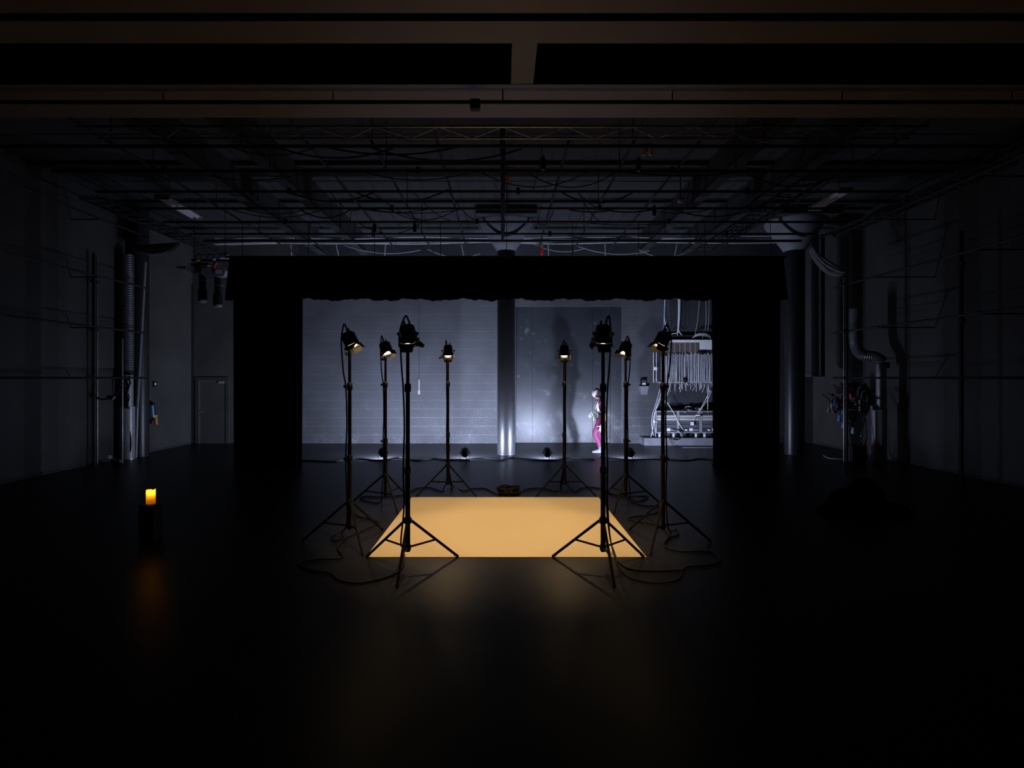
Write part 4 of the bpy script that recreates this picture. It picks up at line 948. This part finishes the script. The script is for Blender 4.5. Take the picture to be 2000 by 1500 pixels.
ms = tmp.modifiers.new('sm', 'SMOOTH'); ms.factor = .4; ms.iterations = 2
bpy.context.view_layer.update(); dg = bpy.context.evaluated_depsgraph_get()
bm_ = bpy.data.meshes.new_from_object(tmp.evaluated_get(dg)); bpy.data.objects.remove(tmp)
bm_.name = 'body'; bm_.materials.clear()
for k in ('skin', 'jacket', 'trousers', 'sock'): bm_.materials.append(M[k])
for p in bm_.polygons:
    c = p.center; i = 1
    v = (1.874 - c.z) * 712.5; u = (c.x - 1.947) * 712.5; y = c.y - PY
    if v < 372 + (u - 360) * .12: i = 0
    elif y < -.19 and v > 815: i = 0
    elif y < -.19 and v > 745: i = 2
    elif v > 1232: i = 3
    elif v > 755 and not (y < -.19): i = 2
    elif u < 322 and 640 < v < 720: i = 0
    p.material_index = i
bm_.shade_smooth()
per = thing('person', (PX, PY, 0), 'performer in crimson and magenta costume, knees bent, gazing upwards, holding white flowers', 'person')
def own(o): o.parent = per; o.matrix_parent_inverse = Matrix.Translation((-PX, -PY, 0)); return o
own(link('body', bm_))
# hair: cap over the skull plus a long fall down the back
vs, fs = head_pts(); mb = MB()
hv = []
for (x, y, z) in vs:
    hv.append(HT((x * 1.0 + (-.008 if x < .03 else 0), y * 1.10, z * 1.06 + .002)))
n = 40
keep = [f for f in fs if len(f) == 4 and all((vs[i][2] > .060 and vs[i][0] < .078) or (vs[i][0] < .004 and vs[i][2] > -.09) for i in f)]
mb.add(hv, keep)
hr = mb.build('hair', 'hair', None, True); own(hr); md = hr.modifiers.new('thick', 'SOLIDIFY'); md.thickness = .012; md.offset = 1
for i in range(16):
    y = -.065 + .13 * i / 15; s = .02 * math.cos(y * 20)
    pts = [HT((-.075 + s * .4, y * .8, .05)), HT((-.104 + s, y, -.02)), U(404 + s * 300, 320, y * .9), U(424 + s * 300, 375, y), U(452 + s * 200, 415, y * 1.1), U(478, 455 + 12 * (i % 3), y * 1.1)]
    own(MB().tube(smooth(pts, 4), [.017] * 20 + [.005], 6).build('hair_lock', 'hair', None, True))
for s in (-1, 1):
    own(MB().ball(HT((.082, s * .036, .016)), .0125, 10, 6).build('eye', 'dark', None, True))
    own(MB().tube([HT((.090, s * .012, .036)), HT((.088, s * .036, .044)), HT((.074, s * .056, .036))], .005, 6).build('eyebrow', 'dark', None, True))
own(MB().tube([HT((.088, -.022, -.062)), HT((.101, 0, -.061)), HT((.088, .022, -.062))], .006, 6).build('lips', 'lip', None, True))
own(MB().tube(smooth([HT((.05, -.075, .075)), HT((.072, -.04, .095)), HT((.078, 0, .10)), HT((.072, .04, .095)), HT((.05, .075, .075))], 4), .008, 6).build('head_band', 'dark', None, True))
# off-white sash: two ribbons from the collar to the belt
def ribbon(name, pts, nrm, wd, m, th=.008):
    pts = smooth(pts, 6); mb = MB(); vs = []
    for i, p in enumerate(pts):
        t_ = (pts[min(i + 1, len(pts) - 1)] - pts[max(i - 1, 0)]).normalized(); nn = Vector(nrm).normalized(); s_ = t_.cross(nn).normalized() * wd / 2
        vs += [p - s_, p + s_, p + s_ + nn * th, p - s_ + nn * th]
    fs = [(i * 4 + k, i * 4 + (k + 1) % 4, (i + 1) * 4 + (k + 1) % 4, (i + 1) * 4 + k) for i in range(len(pts) - 1) for k in range(4)] + [(3, 2, 1, 0), tuple((len(pts) - 1) * 4 + k for k in range(4))]
    return own(mb.add(vs, fs).build(name, m, None, True))
ribbon('sash', [U(372, 385, -.11), U(345, 440, -.135), U(330, 500, -.135), U(345, 560, -.125), U(372, 610, -.115)], (-.55, -1, 0), .062, 'sash')
ribbon('sash', [U(335, 395, -.04), U(312, 450, -.05), U(300, 520, -.045), U(302, 600, -.03)], (-1, -.2, 0), .05, 'sash')
own(MB().tube([waist + Vector((.128 * math.cos(2 * math.pi * k / 28), .112 * math.sin(2 * math.pi * k / 28), -.0)) + Vector((0, 0, -.05)) for k in range(29)], .018, 8).build('belt', 'gold', None, True))
own(MB().tube(smooth([eL + Vector((0, -.006, .035)), U(442, 640, -.252), U(434, 685, -.254), U(427, 725, -.254), U(420, 755, -.252)], 4), [.05 + .016 * math.sin(math.pi * k / 16) for k in range(17)], 20).build('puffed_cuff', 'gold', None, True))
own(MB().tube([wL + Vector((.02, 0, .05)), wL + Vector((.004, 0, .005))], [.048, .042], 12).build('wrist_cuff', 'trousers', None, True))
def flare(pa, pb, r0, r1):
    own(MB().tube([pa, pa.lerp(pb, .5), pb], [r0, (r0 + r1) / 2, r1], 16, False).build('trouser_hem', 'trousers', None, True))
flare(U(345, 1130, -.105), U(378, 1232, -.10), .046, .058); flare(U(424, 1110, .10), U(442, 1215, .10), .048, .062)
def shoe(ank, y):
    prof = []
    sec = [(.075, .030, .055), (.06, .040, .085), (.0, .043, .085), (-.05, .045, .062), (-.11, .048, .042), (-.155, .040, .032), (-.182, .018, .024)]
    vs = []
    for dx_, hw, hh in sec:
        for k in range(10):
            a_ = math.pi * k / 9; vs.append((ank.x + dx_, ank.y - math.cos(a_) * hw, .012 + math.sin(a_) * hh))
    fs = [(i * 10 + k, i * 10 + (k + 1) % 10, (i + 1) * 10 + (k + 1) % 10, (i + 1) * 10 + k) for i in range(len(sec) - 1) for k in range(10)] + [tuple(range(10))[::-1], tuple((len(sec) - 1) * 10 + k for k in range(10))]
    s_ = own(MB().add(vs, fs).build('shoe', 'shoe', None, True))
    o = MB().prism([(ank.x + .08, ank.y - .03, 0), (ank.x + .0, ank.y - .045, 0), (ank.x - .12, ank.y - .051, 0), (ank.x - .19, ank.y - .02, 0), (ank.x - .19, ank.y + .02, 0), (ank.x - .12, ank.y + .051, 0), (ank.x, ank.y + .045, 0), (ank.x + .08, ank.y + .03, 0)], (0, 0, .014)).build('sole', 'sash'); own(o)
shoe(U(375, 1300, -.10), 0); shoe(U(444, 1300, .10), 0)
# bouquet held in the crook of the far arm
fc = U(290, 680, -.06); bq = thing('bouquet', fc, 'bunch of white lilies with dark green leaves held by the performer', 'flowers')
def Bq(o): o.parent = bq; o.matrix_parent_inverse = Matrix.Translation(-fc); return o
rb = random.Random(3)
def blade(mb, base, tip, wd):
    base = Vector(base); tip = Vector(tip); m_ = base.lerp(tip, .5) + Vector((0, 0, .012)); t_ = (tip - base).normalized(); s_ = t_.cross(Vector((0, -1, .2))).normalized() * wd
    q = t_.cross(s_).normalized() * .003
    return mb.add([base - s_ * .3, m_ - s_, tip, m_ + s_, base + s_ * .3, base + q, m_ + q * 3, tip + q], [(0, 1, 6, 5), (1, 2, 7, 6), (2, 3, 6, 7), (3, 4, 5, 6), (0, 5, 4), (4, 3, 2, 1, 0)])
for (u, v) in ((235, 640), (205, 675), (250, 610), (330, 600), (345, 640), (240, 720), (262, 745), (300, 600), (350, 610), (270, 650), (365, 660)):
    Bq(blade(MB(), U(318 + rb.uniform(-12, 12), 675 + rb.uniform(-10, 10), -.11), U(u + rb.uniform(-8, 8), v, -.15 + rb.uniform(-.03, .03)), .022).build('leaf', 'leaf'))
for (u, v) in ((222, 628), (190, 665), (205, 692), (245, 660)):
    f0 = U(u, v, -.15); fo = Bq(MB().ball(f0, .012, 8, 5).build('flower', 'petal', None, True))
    for k in range(6):
        a_ = 2 * math.pi * k / 6; tip = f0 + Vector((-.030, 0, .004)) + Vector((.012 * math.cos(a_), .035 * math.sin(a_), .045 * math.cos(a_)))
        p_ = blade(MB(), f0, tip, .012).build('petal', 'petal'); p_.parent = fo; p_.matrix_parent_inverse = (bq.matrix_basis @ Matrix.Translation(-fc)).inverted()
Bq(MB().tube([U(318, 672, -.10), U(350, 700, -.09), U(375, 720, -.06)], [.03, .026, .02], 10).build('stems', 'leaf', None, True))
Bq(MB().tube([U(262, 690, -.12), U(268, 760, -.11)], [.022, .010], 8).build('ribbon', 'petal', None, True))
